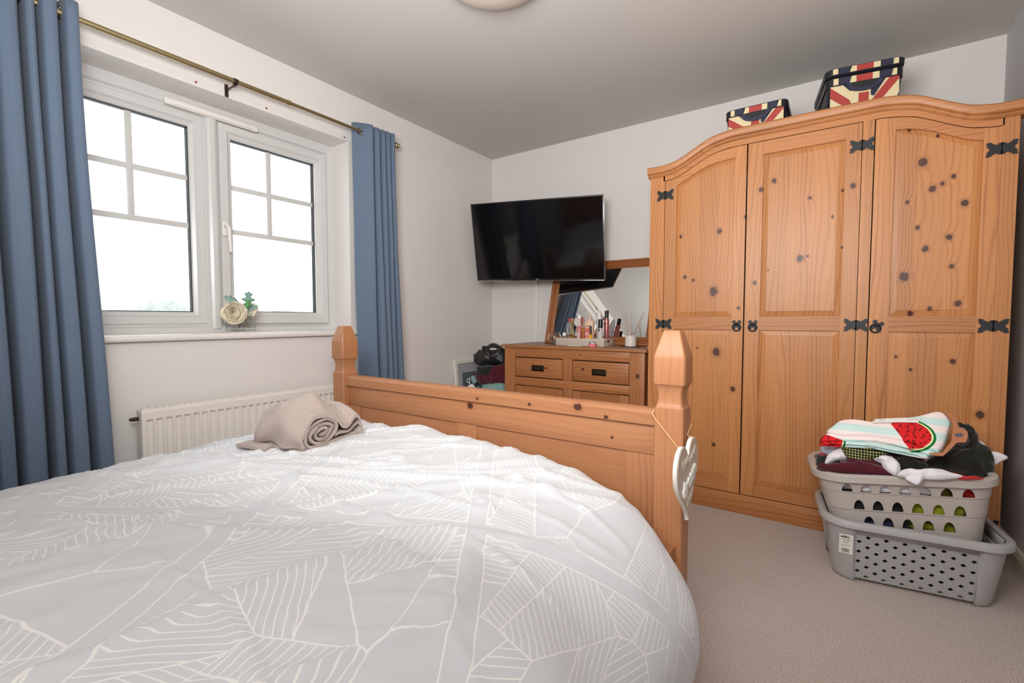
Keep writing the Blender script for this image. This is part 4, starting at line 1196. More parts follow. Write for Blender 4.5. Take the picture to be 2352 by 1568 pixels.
# ------------------------------------------------------------------ toiletries
ZT = .7935
ty = 2.765
tray = thing('tray', (0, 0, ZT), 'low taupe wooden tray holding the toiletries on the chest', 'tray')
a = atY(1276, 790, ty).x; b = atY(1388, 790, ty).x
tray.location = ((a + b) / 2, ty + .080, ZT); tray.rotation_euler = (0, 0, R(-1))
taupe = plain('taupe_paint', srgb(196, 184, 172), .55, nscale=30, namt=.02)
tw_, td_, th_ = (b - a) / 2, .078, .050
m = MB(); m.box(-tw_, tw_, -td_, -td_ + .008, 0, th_, .0015); m.box(-tw_, tw_, td_ - .008, td_, 0, th_, .0015); m.box(-tw_ + .008, tw_ - .008, -td_ + .008, td_ - .008, 0, .006)
for sx in (-1, 1):
    x0, x1 = (tw_ - .008, tw_) if sx > 0 else (-tw_, -tw_ + .008)
    m.box(x0, x1, -td_ + .008, td_ - .008, 0, .022, .001); m.box(x0, x1, -td_ + .008, td_ - .008, .038, th_, .001)
    m.box(x0, x1, -td_ + .008, -.028, .022, .038); m.box(x0, x1, .028, td_ - .008, .022, .038)
m.build('tray_body', taupe, tray)
TF = ZT + .0065           # tray floor

def item(name, px, yy, label, cat, base=TF):
    p = atY(px, 780, yy)
    return thing(name, (p.x, yy, base), label, cat, group=None)
def lp(t, name, prof, mat, seg=28, c=(0, 0, 0), sc=(1, 1)):
    m = MB(); mt_ = Matrix.Diagonal((sc[0], sc[1], 1, 1)); m.lathe(prof, c=c, seg=seg, mat=mt_); return m.build(name, mat, t, angle=35)
def dist(yy, px): 
    p = atY(px, 780, yy); return (p - CAM).dot(FW)
def ms(px_len, yy, px): return px_len / FPX * dist(yy, px)
def ztop(px, py, yy): return atY(px, py, yy).z - TF
clear = bpy.data.materials['clear_glass']
gold = plain('gold_cap', (.75, .55, .28), .25, 1.0, nscale=40, namt=.05)
amber = glass('amber_liquid', (.95, .72, .22), 1.36); pinkl = plain('pink_liquid', srgb(205, 112, 112), .25, nscale=30, namt=.06)
wcap = plain('white_cap', srgb(240, 240, 240), .3, nscale=30, namt=.01); bcap = plain('black_cap', (.012, .011, .012), .3, nscale=30, namt=.1)
# perfume with waisted gold bottle
t = item('perfume_bottle', 1314.5, 2.825, 'waisted perfume bottle with golden liquid and gold cap in tray', 'perfume bottle')
h = ztop(1314, 731, 2.825)
pr_ = [(.0002, 0), (.020, 0), (.021, .004), (.0175, h * .25), (.012, h * .48), (.008, h * .62), (.0075, h * .68)]
lp(t, 'bottle', pr_, amber, sc=(1, .6)); lp(t, 'cap', [(.0085, h * .73), (.0105, h * .76), (.0115, h), (.0002, h)], gold); lp(t, 'collar', [(.0075, h * .68), (.0085, h * .735)], M['chrome'])
t = item('perfume_bottle', 1307, 2.865, 'slanted clear perfume bottle with red cap at left of tray', 'perfume bottle')
h = ztop(1307, 731, 2.865); m = MB()
m.loft([[Vector((x, y, 0)) for x, y in rrect(.034, .022, .006)], [Vector((x * .8 + .0, y, h * .8)) for x, y in rrect(.034, .022, .006)], [Vector((x * .55 + .004, y * .8, h * .86)) for x, y in rrect(.034, .022, .006)]]); m.build('bottle', clear, t)
lp(t, 'cap', [(.006, h * .865), (.008, h * .88), (.008, h), (.0002, h)], plain('red_cap', srgb(205, 60, 45), .35, nscale=30, namt=.05), c=(.004, 0, 0))
t = item('perfume_bottle', 1296.5, 2.810, 'tiny clear bottle with square white cap at tray left end', 'perfume bottle')
h = ztop(1296, 763, 2.86); lp(t, 'bottle', [(.0002, 0), (.009, 0), (.009, h * .55), (.005, h * .66), (.005, h * .7)], clear); m = MB(); m.box(-.0105, .0105, -.008, .008, h * .7, h, .0015); m.build('cap', wcap, t)
t = item('body_mist_bottle', 1330, 2.812, 'pink body mist bottle with pale pink cap beside the gold perfume', 'bottle')
h = ztop(1330, 731, 2.812)
lp(t, 'bottle', [(.0002, 0), (.0145, 0), (.015, .004), (.015, h * .60), (.012, h * .68), (.0095, h * .72)], pinkl)
lp(t, 'cap', [(.0105, h * .70), (.010, h * .86), (.0085, h), (.0002, h)], plain('pale_pink_cap', srgb(225, 190, 192), .35, nscale=30, namt=.02))
m = MB(); m.grid(lambda u, v: Vector((.0153 * math.cos(-2.2 + 1.3 * u), .0153 * math.sin(-2.2 + 1.3 * u), h * (.04 + .42 * v))), 12, 2); lb_ = m.build('paper_label', plain('lilac_label', srgb(214, 190, 200), .5, nscale=200, namt=.08), t)
t = item('serum_bottle', 1337.5, 2.865, 'boxy clear bottle of amber liquid with orange pump under clear cap', 'bottle')
h = ztop(1337, 723, 2.865)
m = MB(); m.loft([[Vector((x, y, z)) for x, y in rrect(.034, .026, .003)] for z in (0, h * .58)]); m.build('bottle', plain('amber_orange_liquid', srgb(196, 130, 70), .2, nscale=20, namt=.1), t)
m = MB(); m.loft([[Vector((x, y, z)) for x, y in rrect(.036, .028, .003)] for z in (h * .585, h)]); m.build('clear_cap', clear, t)
lp(t, 'pump', [(.006, h * .6), (.006, h * .75), (.0075, h * .76), (.0065, h * .92), (.0002, h * .93)], plain('orange_pump', srgb(228, 84, 50), .35, nscale=30, namt=.03))
t = item('soap_bottle', 1354, 2.822, 'peach pump bottle with black and pink print in the tray', 'bottle')
h = ztop(1354, 737, 2.822); hp = ztop(1354, 720, 2.822)
peach = plain('peach_liquid', srgb(238, 200, 172), .25, nscale=20, namt=.03); peachc = plain('peach_pump', srgb(228, 198, 170), .35, nscale=30, namt=.02)
m = MB(); hw = .0295
m.loft([[Vector((x * k, y * k, z)) for x, y in rrect(hw * 2, .034, .010)] for z, k in ((0, .96), (.003, 1), (h * .90, 1), (h * .97, .93), (h, .8))]); m.build('bottle', peach, t, angle=40)
lp(t, 'pump', [(.011, h), (.011, h + .014), (.008, h + .018), (.0035, h + .019), (.0035, hp - .004), (.007, hp - .003), (.007, hp), (.0002, hp)], peachc)
m = MB(); m.tube([(0, 0, hp - .003), (-.016, -.004, hp - .002), (-.024, -.006, hp - .004)], [.004, .003, .0025], 8); m.build('spout', peachc, t)
m = MB(); m.box(-.025, .025, -.0176, -.0171, h * .30, h * .72, .0); m.build('paper_label', plain('coral_label', srgb(226, 126, 116), .5, nscale=60, namt=.03), t)
FMf = lambda x, z, y=-.0179: face_mat((x, y, z), (1, 0, 0), (0, 0, 1))
ink = plain('black_ink', (.02, .015, .015), .6, nscale=60, namt=.1)
text_mesh('lettering', 'soap&glory', .0088, ink, t, FMf(0, h * .79), .0001, bold=.0002)
text_mesh('lettering', 'FRUIT', .017, wcap, t, FMf(0, h * .45), .0001, bold=.0004)
text_mesh('lettering', 'A la Peach', .009, ink, t, FMf(0, h * .60), .0001)
text_mesh('lettering', 'Body wash', .008, ink, t, FMf(0, h * .2), .0001)
t = item('deodorant_bottle', 1376, 2.880, 'tall white curved bottle standing behind the black capped deodorant', 'bottle')
h = ztop(1376, 712, 2.880)
lp(t, 'bottle', [(.0002, 0), (.0165, 0), (.0175, .004), (.0175, h * .35), (.0155, h * .5), (.0185, h * .68), (.0188, h * .78), (.016, h * .90), (.010, h * .98), (.0002, h)], plain('pearl_white_plastic', srgb(226, 218, 220), .3, nscale=30, namt=.01))
t = item('deodorant_bottle', 1379, 2.812, 'short white roll-on deodorant with black cap in the tray', 'bottle')
h = ztop(1379, 733, 2.812); lp(t, 'bottle', [(.0002, 0), (.0155, 0), (.0165, .004), (.0165, h * .64), (.014, h * .66)], plain('silver_white_label', srgb(206, 204, 206), .35, nscale=60, namt=.05)); lp(t, 'cap', [(.0155, h * .665), (.0155, h * .98), (.0145, h), (.0002, h)], bcap)
m = MB(); m.grid(lambda u, v: Vector((.0168 * math.cos(-2.5 + 1.1 * u), .0168 * math.sin(-2.5 + 1.1 * u), h * (.54 + .10 * v))), 10, 2); m.build('black_band', ink, t)
m = MB(); m.grid(lambda u, v: Vector((.0168 * math.cos(-3.1 + .35 * u), .0168 * math.sin(-3.1 + .35 * u), h * (.04 + .58 * v))), 6, 2); m.build('purple_band', plain('purple_print', srgb(150, 60, 120), .5, nscale=60, namt=.05), t)
text_mesh('lettering', 'FORM', .005, wcap, t, face_mat((-.0035, -.01725, h * .59), (1, 0, 0), (0, 0, 1)), .0003)
t = item('hairspray_can', 1393, 2.892, 'metallic pink aerosol can with black cap at tray right end', 'aerosol can')
h = ztop(1393, 713, 2.892)
lp(t, 'can', [(.0002, 0), (.0165, 0), (.0175, .003), (.0175, h * .72), (.0155, h * .76), (.0135, h * .775)], plain('metallic_pink', (.50, .17, .17), .3, .6, nscale=30, namt=.1)); lp(t, 'cap', [(.0135, h * .78), (.0135, h * .99), (.0125, h), (.0002, h)], bcap)
text_mesh('lettering', 'BATI', .009, ink, t, face_mat((0, -.0182, h * .62), (1, 0, 0), (0, 0, 1)), .0004, bold=.0006)
m = MB(); m.grid(lambda u, v: Vector((.0179 * math.cos(-2.3 + .9 * u * (1 if v < .5 else .6)), .0179 * math.sin(-2.3 + .9 * u * (1 if v < .5 else .6)), h * (.05 + .28 * v))), 10, 6); m.build('printed_label', plain('dark_grey_print', srgb(110, 100, 92), .5, nscale=160, namt=.35), t)
t = item('nail_varnish', 1356, 2.788, 'slim bright yellow tube with black cap at front of tray', 'bottle')
h = ztop(1356, 748, 2.788); lp(t, 'tube', [(.0002, 0), (.0075, 0), (.008, .002), (.008, h * .55)], plain('bright_yellow', srgb(246, 196, 24), .3, nscale=30, namt=.03)); lp(t, 'cap', [(.0066, h * .55), (.0066, h * .99), (.006, h), (.0002, h)], bcap)
text_mesh('lettering', 'smile', .010, ink, t, face_mat((0, -.0083, h * .28), (0, 0, 1), (-1, 0, 0)), .0002)
t = item('hair_clip', 1369, 2.795, 'tan hair clip lying across the tray edge by the yellow tube', 'hair clip', TF + .028)
m = MB(); m.tube([(-.020, 0, .006), (-.006, -.002, .014), (.010, 0, .010), (.024, .002, -.002)], [.002, .006, .006, .003], 10); m.build('clip', plain('tan_plastic', srgb(214, 172, 142), .45, nscale=60, namt=.05), t)
t = item('bead_bracelet', 1384, 2.792, 'beaded bracelet heaped in front of the pink aerosol can', 'bracelet', TF + .030)
m = MB()
for k in range(22):
    a = 2 * PI * k / 22; bm_r = .0042
    m.lathe([(.0002, -bm_r), (bm_r * .7, -bm_r * .7), (bm_r, 0), (bm_r * .7, bm_r * .7), (.0002, bm_r)], c=(.022 * math.cos(a), .012 * math.sin(a), .006 + .006 * math.sin(a)), seg=8)
m.build('beads', plain('pearl_beads', srgb(232, 214, 196), .25, nscale=90, namt=.25), t)
# beside and in front of the tray
t = item('glass_bowl', 1274, 2.84, 'small round clear glass tealight bowl left of the tray', 'glass bowl', ZT)
r_ = ms(15.5, 2.84, 1274); pr_ = []
for k in range(15):
    a = -PI / 2 + .25 + k / 14 * (PI / 2 + .62); pr_.append((r_ * math.cos(a), r_ * .98 + r_ * math.sin(a)))
z_ = pr_[0][1]; pr_ = [(x, y - z_) for x, y in pr_]
inn_ = [(x - .0025, y + (.004 if i == len(pr_) - 1 else 0)) for i, (x, y) in list(enumerate(pr_))[::-1]]
lp(t, 'bowl', [(.0002, 0)] + pr_ + [(x, y) for x, y in inn_] + [(.0002, .005)], clear, 32)
lp(t, 'tealight', [(.0002, .0065), (.018, .0065), (.018, .020), (.0002, .020)], plain('teal_wax', srgb(120, 150, 150), .5, nscale=40, namt=.1))
t = item('pink_pot', 1361, 2.715, 'small round pink cosmetics pot on the chest front edge', 'pot', ZT)
h = .0205; r_ = .0255
lp(t, 'pot', [(.0002, 0), (r_ - .003, 0), (r_ - .002, .002), (r_ - .001, .0125), (r_ + .0005, .013), (r_ + .0005, h - .001), (r_ - .001, h), (.0002, h)], plain('pink_plastic', srgb(238, 130, 138), .35, nscale=30, namt=.02))
t = item('patterned_tin', 1361.5, 2.715, 'silver patterned round tin stacked on the pink pot', 'tin', ZT + h + .0006)
t_m = NT('silver_black_pattern'); tc = t_m.noise(t_m.co(), 160, 2); t_m.base(t_m.mix(t_m.sstep(.48, .52, tc), (.05, .05, .05), (.8, .8, .8)), .3, .3)
lp(t, 'tin', [(.0002, 0), (.0195, 0), (.0205, .001), (.0205, .010), (.0195, .0115), (.0002, .0115)], t_m.m)
t = item('pencil', 1319, 2.705, 'pale green pencil lying in front of the tray', 'pencil', ZT + .0035)
m = MB(); m.tube([(-.048, 0, 0), (.050, .004, 0)], .0034, 6); m.build('shaft', plain('pale_green_lacquer', srgb(196, 214, 176), .4, nscale=60, namt=.04), t)
m = MB(); m.tube([(-.062, -.0008, 0), (-.048, 0, 0)], [.0004, .0034], 6); m.build('point', plain('bare_pencil_wood', srgb(150, 110, 70), .6, nscale=60, namt=.1), t)
# reed diffuser
t = item('coaster', 1448.5, 2.85, 'dark thin coaster under the reed diffuser', 'coaster', ZT)
m = MB(); m.box(-.052, .052, -.045, .045, 0.0005, .004, .001); m.build('slab', plain('dark_slate', srgb(70, 56, 50), .5, nscale=60, namt=.1), t)
t = item('reed_diffuser', 1449, 2.85, 'white ceramic reed diffuser with thin sticks right of the tray', 'reed diffuser', ZT + .0045)
h = atY(1449, 770.5, 2.85).z - ZT - .0045; r_ = ms(13, 2.85, 1449)
lp(t, 'jar', [(.0002, 0), (r_ - .002, 0), (r_, .002), (r_, h - .002), (r_ - .003, h), (r_ * .40, h), (r_ * .36, h + .003)], plain('white_ceramic', srgb(226, 220, 214), .35, nscale=30, namt=.01), 36)
lp(t, 'glass_neck', [(r_ * .34, h + .001), (r_ * .30, h + .008), (r_ * .37, h + .011), (r_ * .37, h + .015), (r_ * .2, h + .015)], clear)
reed = plain('natural_reed', srgb(196, 150, 118), .7, nscale=100, namt=.1)
for (px, py, dy) in ((1429.5, 717, -.005), (1436, 719.5, .01), (1451, 715, -.01), (1477.5, 716.5, -.02), (1480.5, 718, -.01)):
    e = atY(px, py, 2.85 + dy) - t.location
    m = MB(); m.tube([(0 + (.002 if px > 1450 else -.002), 0, h - .03), tuple(e)], .0013, 6); m.build('reed', reed, t)
t = item('trinket', 1489.5, 2.80, 'tiny grey crumpled foil scrap on the chest beside the wardrobe', 'foil scrap', ZT + .0002)
m = MB(); m.lathe([(.0002, 0), (.010, .001), (.011, .006), (.006, .010), (.0002, .011)], seg=7, mat=Matrix.Diagonal((1.3, .8, 1, 1))); m.build('scrap', M['chrome'], t, smooth=False)

# ------------------------------------------------------------------ cloth lumps
def pad(name, outline, n, thick, mat, parent=None, seed=0, wr=.006, fq=22, stretch=(1, 1), back=.35, power=.55, M_=84, RG=16, sharp=0.0):
    """a crumpled garment: an outline (world points) swelling towards n, with real thickness"""
    n = Vector(n).normalized(); c = Vector((0, 0, 0))
    P = cat_rom(outline, M_, True)
    for p in P: c += p / len(P)
    ax = Vector((1, 0, 0)); ax = (ax - n * ax.dot(n)).normalized(); ay = n.cross(ax)
    rings = []; m = MB()
    def pos(p, r, side):
        q = c + (p - c) * r
        f = (max(0, 1 - r ** 2.6)) ** power
        uv_ = Vector(((q - c).dot(ax) * fq * stretch[0], (q - c).dot(ay) * fq * stretch[1], seed * 3.1))
        w1 = noise.noise(uv_); w2 = noise.noise(uv_ * 2.1 + Vector((5, 1, 2)))
        fold = (1 - min(1, abs(w1) * 2.6)) ** 2
        d = thick * f + wr * (fold * 1.2 + w2 * .6 - .3) * min(1, f * 1.8 + .12)
        if side < 0: d = -thick * back * f
        return q + n * d
    V = [pos(P[0], 0, 1)]; F = []
    for k in range(1, RG + 1):
        for p in P: V.append(pos(p, k / RG, 1))
    for j in range(M_): F.append((0, 1 + j, 1 + (j + 1) % M_))
    for k in range(RG - 1):
        for j in range(M_):
            a = 1 + k * M_ + j; b = 1 + k * M_ + (j + 1) % M_; F.append((a, a + M_, b + M_, b))
    base = len(V); 
    for k in range(RG - 1, 0, -3):
        for p in P: V.append(pos(p, k / RG, -1))
    V.append(pos(P[0], 0, -1))
    nb = (len(V) - 1 - base) // M_
    prev = 1 + (RG - 1) * M_
    for k in range(nb):
        cur = base + k * M_
        for j in range(M_):
            a = prev + j; b = prev + (j + 1) % M_; F.append((a, cur + j, cur + (j + 1) % M_, b))
        prev = cur
    for j in range(M_): F.append((prev + j, len(V) - 1, prev + (j + 1) % M_))
    org = c
    V = [v_ - org for v_ in V]
    m.add(V, F)
    o = m.build(name, mat, parent, angle=180)
    o.location = org if parent is None else org - parent.location
    return o

# ------------------------------------------------------------------ baskets
grey1 = plain('pale_grey_plastic', srgb(186, 178, 172), .42, nscale=300, namt=.015)
grey2 = plain('mid_grey_plastic', srgb(168, 166, 166), .42, nscale=300, namt=.015)
BY = .12
lb = thing('laundry_basket', (.228, 2.271, 0), 'mid grey woven effect plastic laundry basket standing on the carpet', 'laundry basket', BY)
W0, D0, W1, D1, HB = .452, .286, .505, .345, .235
def cross_sec(k, inset=0.0, dent=0.0, n=10):
    """rounded rectangle with the four sides set back between corner columns"""
    w_, d_ = W0 + (W1 - W0) * k - inset * 2, D0 + (D1 - D0) * k - inset * 2
    r = .07 - inset
    return rrect(w_, d_, r, n)
# body shell split into corner columns + woven panels in all four sides
def wallpt(side, u, k, off=0.0):
    """side 0 front,1 right,2 back,3 left. u metres along side, k height fraction"""
    w_, d_ = W0 + (W1 - W0) * k, D0 + (D1 - D0) * k; z = k * HB
    if side == 0: return Vector((u, -d_ / 2 - off, z))
    if side == 2: return Vector((-u, d_ / 2 + off, z))
    if side == 1: return Vector((w_ / 2 + off, u, z))
    return Vector((-w_ / 2 - off, -u, z))
m = MB()
rec = .006; PH = (.07, .80)
for side in range(4):
    long = side in (0, 2)
    hu = (.168 if long else .088)
    # upper beam and lower strip of this side
    for k0, k1 in ((PH[1], 1.0),):
        def f1(u, v, side=side, hu=hu, k0=k0, k1=k1): return wallpt(side, (u - .5) * 2 * hu, k0 + (k1 - k0) * v)
        m.grid(f1, 2, 2)
        # underside lip of the recess
        def f2(u, v, side=side, hu=hu, k0=k0): return wallpt(side, (u - .5) * 2 * hu, k0 - .02 * v, -rec * v)
        m.grid(f2, 2, 2)
    def f4(u, v, side=side, hu=hu): return wallpt(side, (u - .5) * 2 * hu, PH[0] - .02 + .03 * v, -rec)
    m.grid(f4, 2, 2)
    for sg in (-1, 1):
        def f3(u, v, side=side, hu=hu, sg=sg): return wallpt(side, sg * (hu + (.012 if False else 0)), v * PH[1], -rec * u)
        m.grid(f3, 2, 2)
# corner columns
for sx, sy in ((1, 1), (-1, 1), (-1, -1), (1, -1)):
    rings = []
    for k in [0, .015, .05] + [i / 10 for i in range(1, 11)]:
        w_, d_ = (W0 + (W1 - W0) * k) / 2, (D0 + (D1 - D0) * k) / 2
        s_ = (.006 if k == 0 else (.002 if k < .02 else 0))
        w_ -= s_; d_ -= s_
        r = .062; ring = [Vector((sx * .168, sy * d_, k * HB))]
        for q in range(11):
            a = PI / 2 * q / 10; ring.append(Vector((sx * (w_ - r + r * math.sin(a)), sy * (d_ - r + r * math.cos(a)), k * HB)))
        ring.append(Vector((sx * w_, sy * .088, k * HB)))
        rings.append(ring)
    m.loft(rings, False, False, False)
m.loft([[Vector((x, y, .012)) for x, y in rrect(W0 - .014, D0 - .014, .06)], [Vector((x, y, .016)) for x, y in rrect(W0 - .014, D0 - .014, .06)]])
sh = m.build('body', grey2, lb, angle=40)
sd = sh.modifiers.new('t', 'SOLIDIFY'); sd.thickness = .0025; sd.offset = 0
def weave(side):
    long = side in (0, 2); hu = .168 if long else .088
    z0, z1 = PH[0] * HB - .003, PH[1] * HB - .002
    m = MB(); th = math.atan2(.0385, .052); pitch = .031; wdt = .0208
    Hh = (z1 - z0) / 2
    for sg in (1, -1):
        d = Vector((math.cos(th), sg * math.sin(th))); nrm = Vector((-d.y, d.x))
        for k in range(-12, 13):
            o_ = nrm * (k * pitch)
            nseg = 40; Ls = .30
            step = pitch / math.sin(2 * th) 
            V = []; F = []
            ts = [-Ls + i * (2 * Ls) / (nseg * 2) for i in range(nseg * 2 + 1)]
            for tt in ts:
                c = o_ + d * tt
                ph = (tt / step) + (k * .5 if False else 0)
                hgt = .00055 * math.cos(PI * (tt + k * pitch / math.tan(2 * th) * sg) / step + (PI * k if sg == 1 else PI * (k + 1)))
                for e in (-1, 1): V.append(Vector((c.x + nrm.x * wdt / 2 * e, hgt, c.y + nrm.y * wdt / 2 * e)))
            for i in range(len(ts) - 1): F.append((i * 2, i * 2 + 1, i * 2 + 3, i * 2 + 2))
            m.add(V, F)
    bm = m.bm
    for co_, no_ in (((hu, 0, 0), (1, 0, 0)), ((-hu, 0, 0), (-1, 0, 0)), ((0, 0, Hh), (0, 0, 1)), ((0, 0, -Hh), (0, 0, -1))):
        bmesh.ops.bisect_plane(bm, geom=bm.verts[:] + bm.edges[:] + bm.faces[:], plane_co=co_, plane_no=no_, clear_outer=True)
    zc = (z0 + z1) / 2
    for v_ in bm.verts:
        k = (v_.co.z + zc) / HB; v_.co = wallpt(side, v_.co.x, k, v_.co.y - rec + .0008)
    o = m.build('woven_panel', grey2, lb, smooth=False, recalc=False)
    s = o.modifiers.new('t', 'SOLIDIFY'); s.thickness = .0010; s.offset = 0
for side in range(4): weave(side)
def basket_rim(t, W, D, r, z, mat, lipw=.018, drop=.024):
    m = MB(); rings = []
    for (o_, dz) in ((-.004, -.002), (0.0, .001), (.004, .002), (lipw * .75, 0), (lipw, -.004), (lipw, -drop), (lipw - .002, -drop), (lipw - .003, -.007), (.001, -.006), (-.003, -.010), (-.004, -.002)):
        ring = []
        for x, y in rrect(W + 2 * o_, D + 2 * o_, r + o_, 12):
            # swelling grips at the short ends
            g = math.exp(-(y / .075) ** 2) * smooth(W / 2 - .03, W / 2, abs(x)) * (.010 if o_ > .01 else .002)
            ring.append(Vector((x + math.copysign(g, x), y, z + dz)))
        rings.append(ring)
    m.loft(rings, True, False, False); return m.build('rim', mat, t, angle=50)
basket_rim(lb, W1, D1, .075, HB, grey2)
# sticker
m = MB(); sc_ = face_mat(wallpt(0, -.197, .60, .0012), (1, -.06, 0), (0, -(D1 - D0) / 2 / HB, 1))
m.box(-.020, .022, -.038, .038, 0, .0004, mat=sc_); st = m.build('paper_sticker', plain('white_paper', srgb(228, 224, 216), .6, nscale=60, namt=.01), lb)
tx = lambda x, y: sc_ @ Matrix.Translation((x, y, .0006))
text_mesh('lettering', 'wilko', .0125, ink, lb, tx(-.003, .028), .0001, bold=.0005)
text_mesh('lettering', 'rattan effect\nlaundry\nbasket', .0062, ink, lb, tx(.0005, .012), .0001)
text_mesh('lettering', 'grey plastic basket\nhome use only', .0036, ink, lb, tx(0, -.006), .0001)
m = MB(); rn = random.Random(4); x = -.012
while x < .012:
    w_ = rn.choice((.0006, .001, .0016)); m.box(x, x + w_, -.033, -.018, .0004, .0006, mat=sc_); x += w_ + rn.choice((.0006, .001))
m.build('barcode', ink, lb)

# upper basket, sitting askew inside the lower one
UR = R(6.2)
ub = thing('laundry_basket', (.228, 2.271, .176), 'pale grey laundry basket heaped with clothes resting in the lower one', 'laundry basket', BY)
ub.rotation_euler = (R(0), -UR, BY); ub.location = (.214, 2.268, .188)
UH = .235; U0, V0, U1, V1 = .43, .270, .488, .338
m = MB(); rings = []
for zz, o_ in ((0, -.008), (.003, 0), (.031, 0), (.034, .0), (.0955, .0), (.0985, .005), (.1635, .005), (.1665, .010), (UH - .004, .010)):
    k = zz / UH
    rings.append([Vector((x, y, zz)) for x, y in rrect(U0 + (U1 - U0) * k + o_, V0 + (V1 - V0) * k + o_, .07, 12)])
m.loft(rings, True, True, False)
body = m.build('body', grey1, ub, angle=20)
sd = body.modifiers.new('t', 'SOLIDIFY'); sd.thickness = .003; sd.offset = -1
# cutters
cu = MB()
def arch_hole(cx, z0, w_, h_, axis, sgn):
    pts = [(cx - w_ / 2, z0)] + [(cx + w_ / 2 * math.cos(a), z0 + h_ * math.sin(a)) for a in [PI * k / 14 for k in range(13, 0, -1)]] + [(cx + w_ / 2, z0)]
    if axis == 'Y': cu.prism(pts, 'Y', sgn * .10, sgn * .22)
    else: cu.prism(pts, 'X', sgn * .17, sgn * .30)
for row, (z0, n_, h_, xo) in enumerate(((.158, 7, .030, 0), (.090, 6, .036, .005), (.028, 5, .036, .004))):
    sp_ = .0555
    for k in range(n_):
        cx = (k - (n_ - 1) / 2) * sp_ + xo
        for sgn in (-1, 1): arch_hole(cx, z0 + .012, .032, h_, 'Y', sgn)
    for k in range(max(1, n_ - 4)):
        cx = (k - (max(1, n_ - 4) - 1) / 2) * sp_
        for sgn in (-1, 1): arch_hole(cx, z0 + .012, .032, h_, 'X', sgn)
cut = cu.build('cutter', grey1, ub)
bo = body.modifiers.new('b', 'BOOLEAN'); bo.operation = 'DIFFERENCE'; bo.object = cut; bo.solver = 'EXACT'
bpy.context.view_layer.update()
nm = evaluated(body); body.modifiers.clear(); body.data = nm
bpy.data.objects.remove(cut)
for p_ in body.data.polygons:
    n_h = Vector((p_.normal.x, p_.normal.y)).length
    if n_h < .5 or max(abs(p_.normal.x), abs(p_.normal.y)) > .975: p_.use_smooth = False
basket_rim(ub, U1, V1, .085, UH, grey1, .020, .026)

# clothes in the upper basket
def IP(pts, yy, tilt=0.0, z0=.45):
    """image points put on a plane through (0, yy, z0), tilted back from vertical by tilt (0 = upright, pi/2 = flat)"""
    n = Vector((0, -math.cos(tilt), math.sin(tilt)))
    return [atP(x, y, (0, yy, z0), n) for x, y in pts]
def garment(name, pts, yy, tilt, thick, mat, label, seed, z0=.45, cat='clothing', **kw):
    n = Vector((0, -math.cos(tilt), math.sin(tilt)))
    o = pad(name, IP(pts, yy, tilt, z0), n, thick, mat, None, seed, **kw)
    tag(o, label, cat); return o
g1 = lambda x, y: (1850 + x / 7.838, 930 + y / 7.838)
g2 = lambda x, y: (2080 + x / 7.838, 930 + y / 7.838)
# filling seen through the holes: bundles down in the basket
def bundle(name, c, r, mat, label, seed):
    m = MB(); c = Vector(c)
    def fn(u, v):
        a = 2 * PI * u; b = -PI / 2 + PI * v
        d = Vector((math.cos(a) * math.cos(b), math.sin(a) * math.cos(b), math.sin(b)))
        k = 1 + .10 * noise.noise(d * 2.2 + Vector((seed, 0, 0))) + .07 * (1 - min(1, abs(noise.noise(d * 4 + Vector((0, seed, 0)))) * 3))
        e = Vector((math.copysign(abs(d.x) ** .6, d.x), math.copysign(abs(d.y) ** .6, d.y), math.copysign(abs(d.z) ** .7, d.z)))
        return Vector((e.x * r[0], e.y * r[1], e.z * r[2])) * k
    m.grid(fn, 48, 26, True)
    bmesh.ops.remove_doubles(m.bm, verts=m.bm.verts, dist=1e-4)
    o = m.build(name, mat, angle=180); o.location = c; tag(o, label, 'clothing'); o.rotation_euler = (0, -UR, BY); return o
UBM = Matrix.Translation(ub.location) @ ub.rotation_euler.to_matrix().to_4x4()
uw = lambda x, y, z: UBM @ Vector((x, y, z))
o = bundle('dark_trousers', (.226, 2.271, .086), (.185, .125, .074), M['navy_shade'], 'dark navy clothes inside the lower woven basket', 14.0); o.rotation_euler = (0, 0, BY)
bundle('folded_shirt', uw(-.035, -.02, .178), (.155, .118, .028), M['white_cloth'], 'white shirt bundle seen through top row of basket holes', 2.0)
bundle('folded_shirt', uw(-.09, -.01, .095), (.105, .120, .046), M['black_cloth'], 'black garment seen through left holes of the middle row', 5.0)
bundle('folded_shirt', uw(.092, -.01, .100), (.088, .118, .043), M['lime'], 'lime green garment seen through right holes of the basket', 7.0)
bundle('folded_shirt', uw(-.06, 0, .032), (.09, .10, .020), M['navy'], 'navy garment lying at the bottom left of upper basket', 8.0)
bundle('folded_shirt', uw(.09, 0, .034), (.08, .10, .020), M['lime'], 'lime green garment lying at the bottom right of upper basket', 9.0)
bundle('folded_shirt', uw(.185, -.01, .178), (.040, .112, .034), M['red'], 'red garment seen through rightmost hole of top basket row', 11.0)
T1 = R(50)
garment('jumper', [g1(195, 960), g1(270, 900), g1(480, 960), g1(640, 1030), g1(700, 1140), g1(430, 1150), g1(215, 1120)], 2.20, R(35), .02, M['black_cloth'], 'black garment corner at far left inside basket rim', 1)
garment('red_shirt', [g1(255, 860), g1(330, 850), g1(390, 910), g1(370, 1010), g1(290, 960)], 2.21, R(30), .015, M['red'], 'bright red garment scrap at left of the clothes heap', 2)
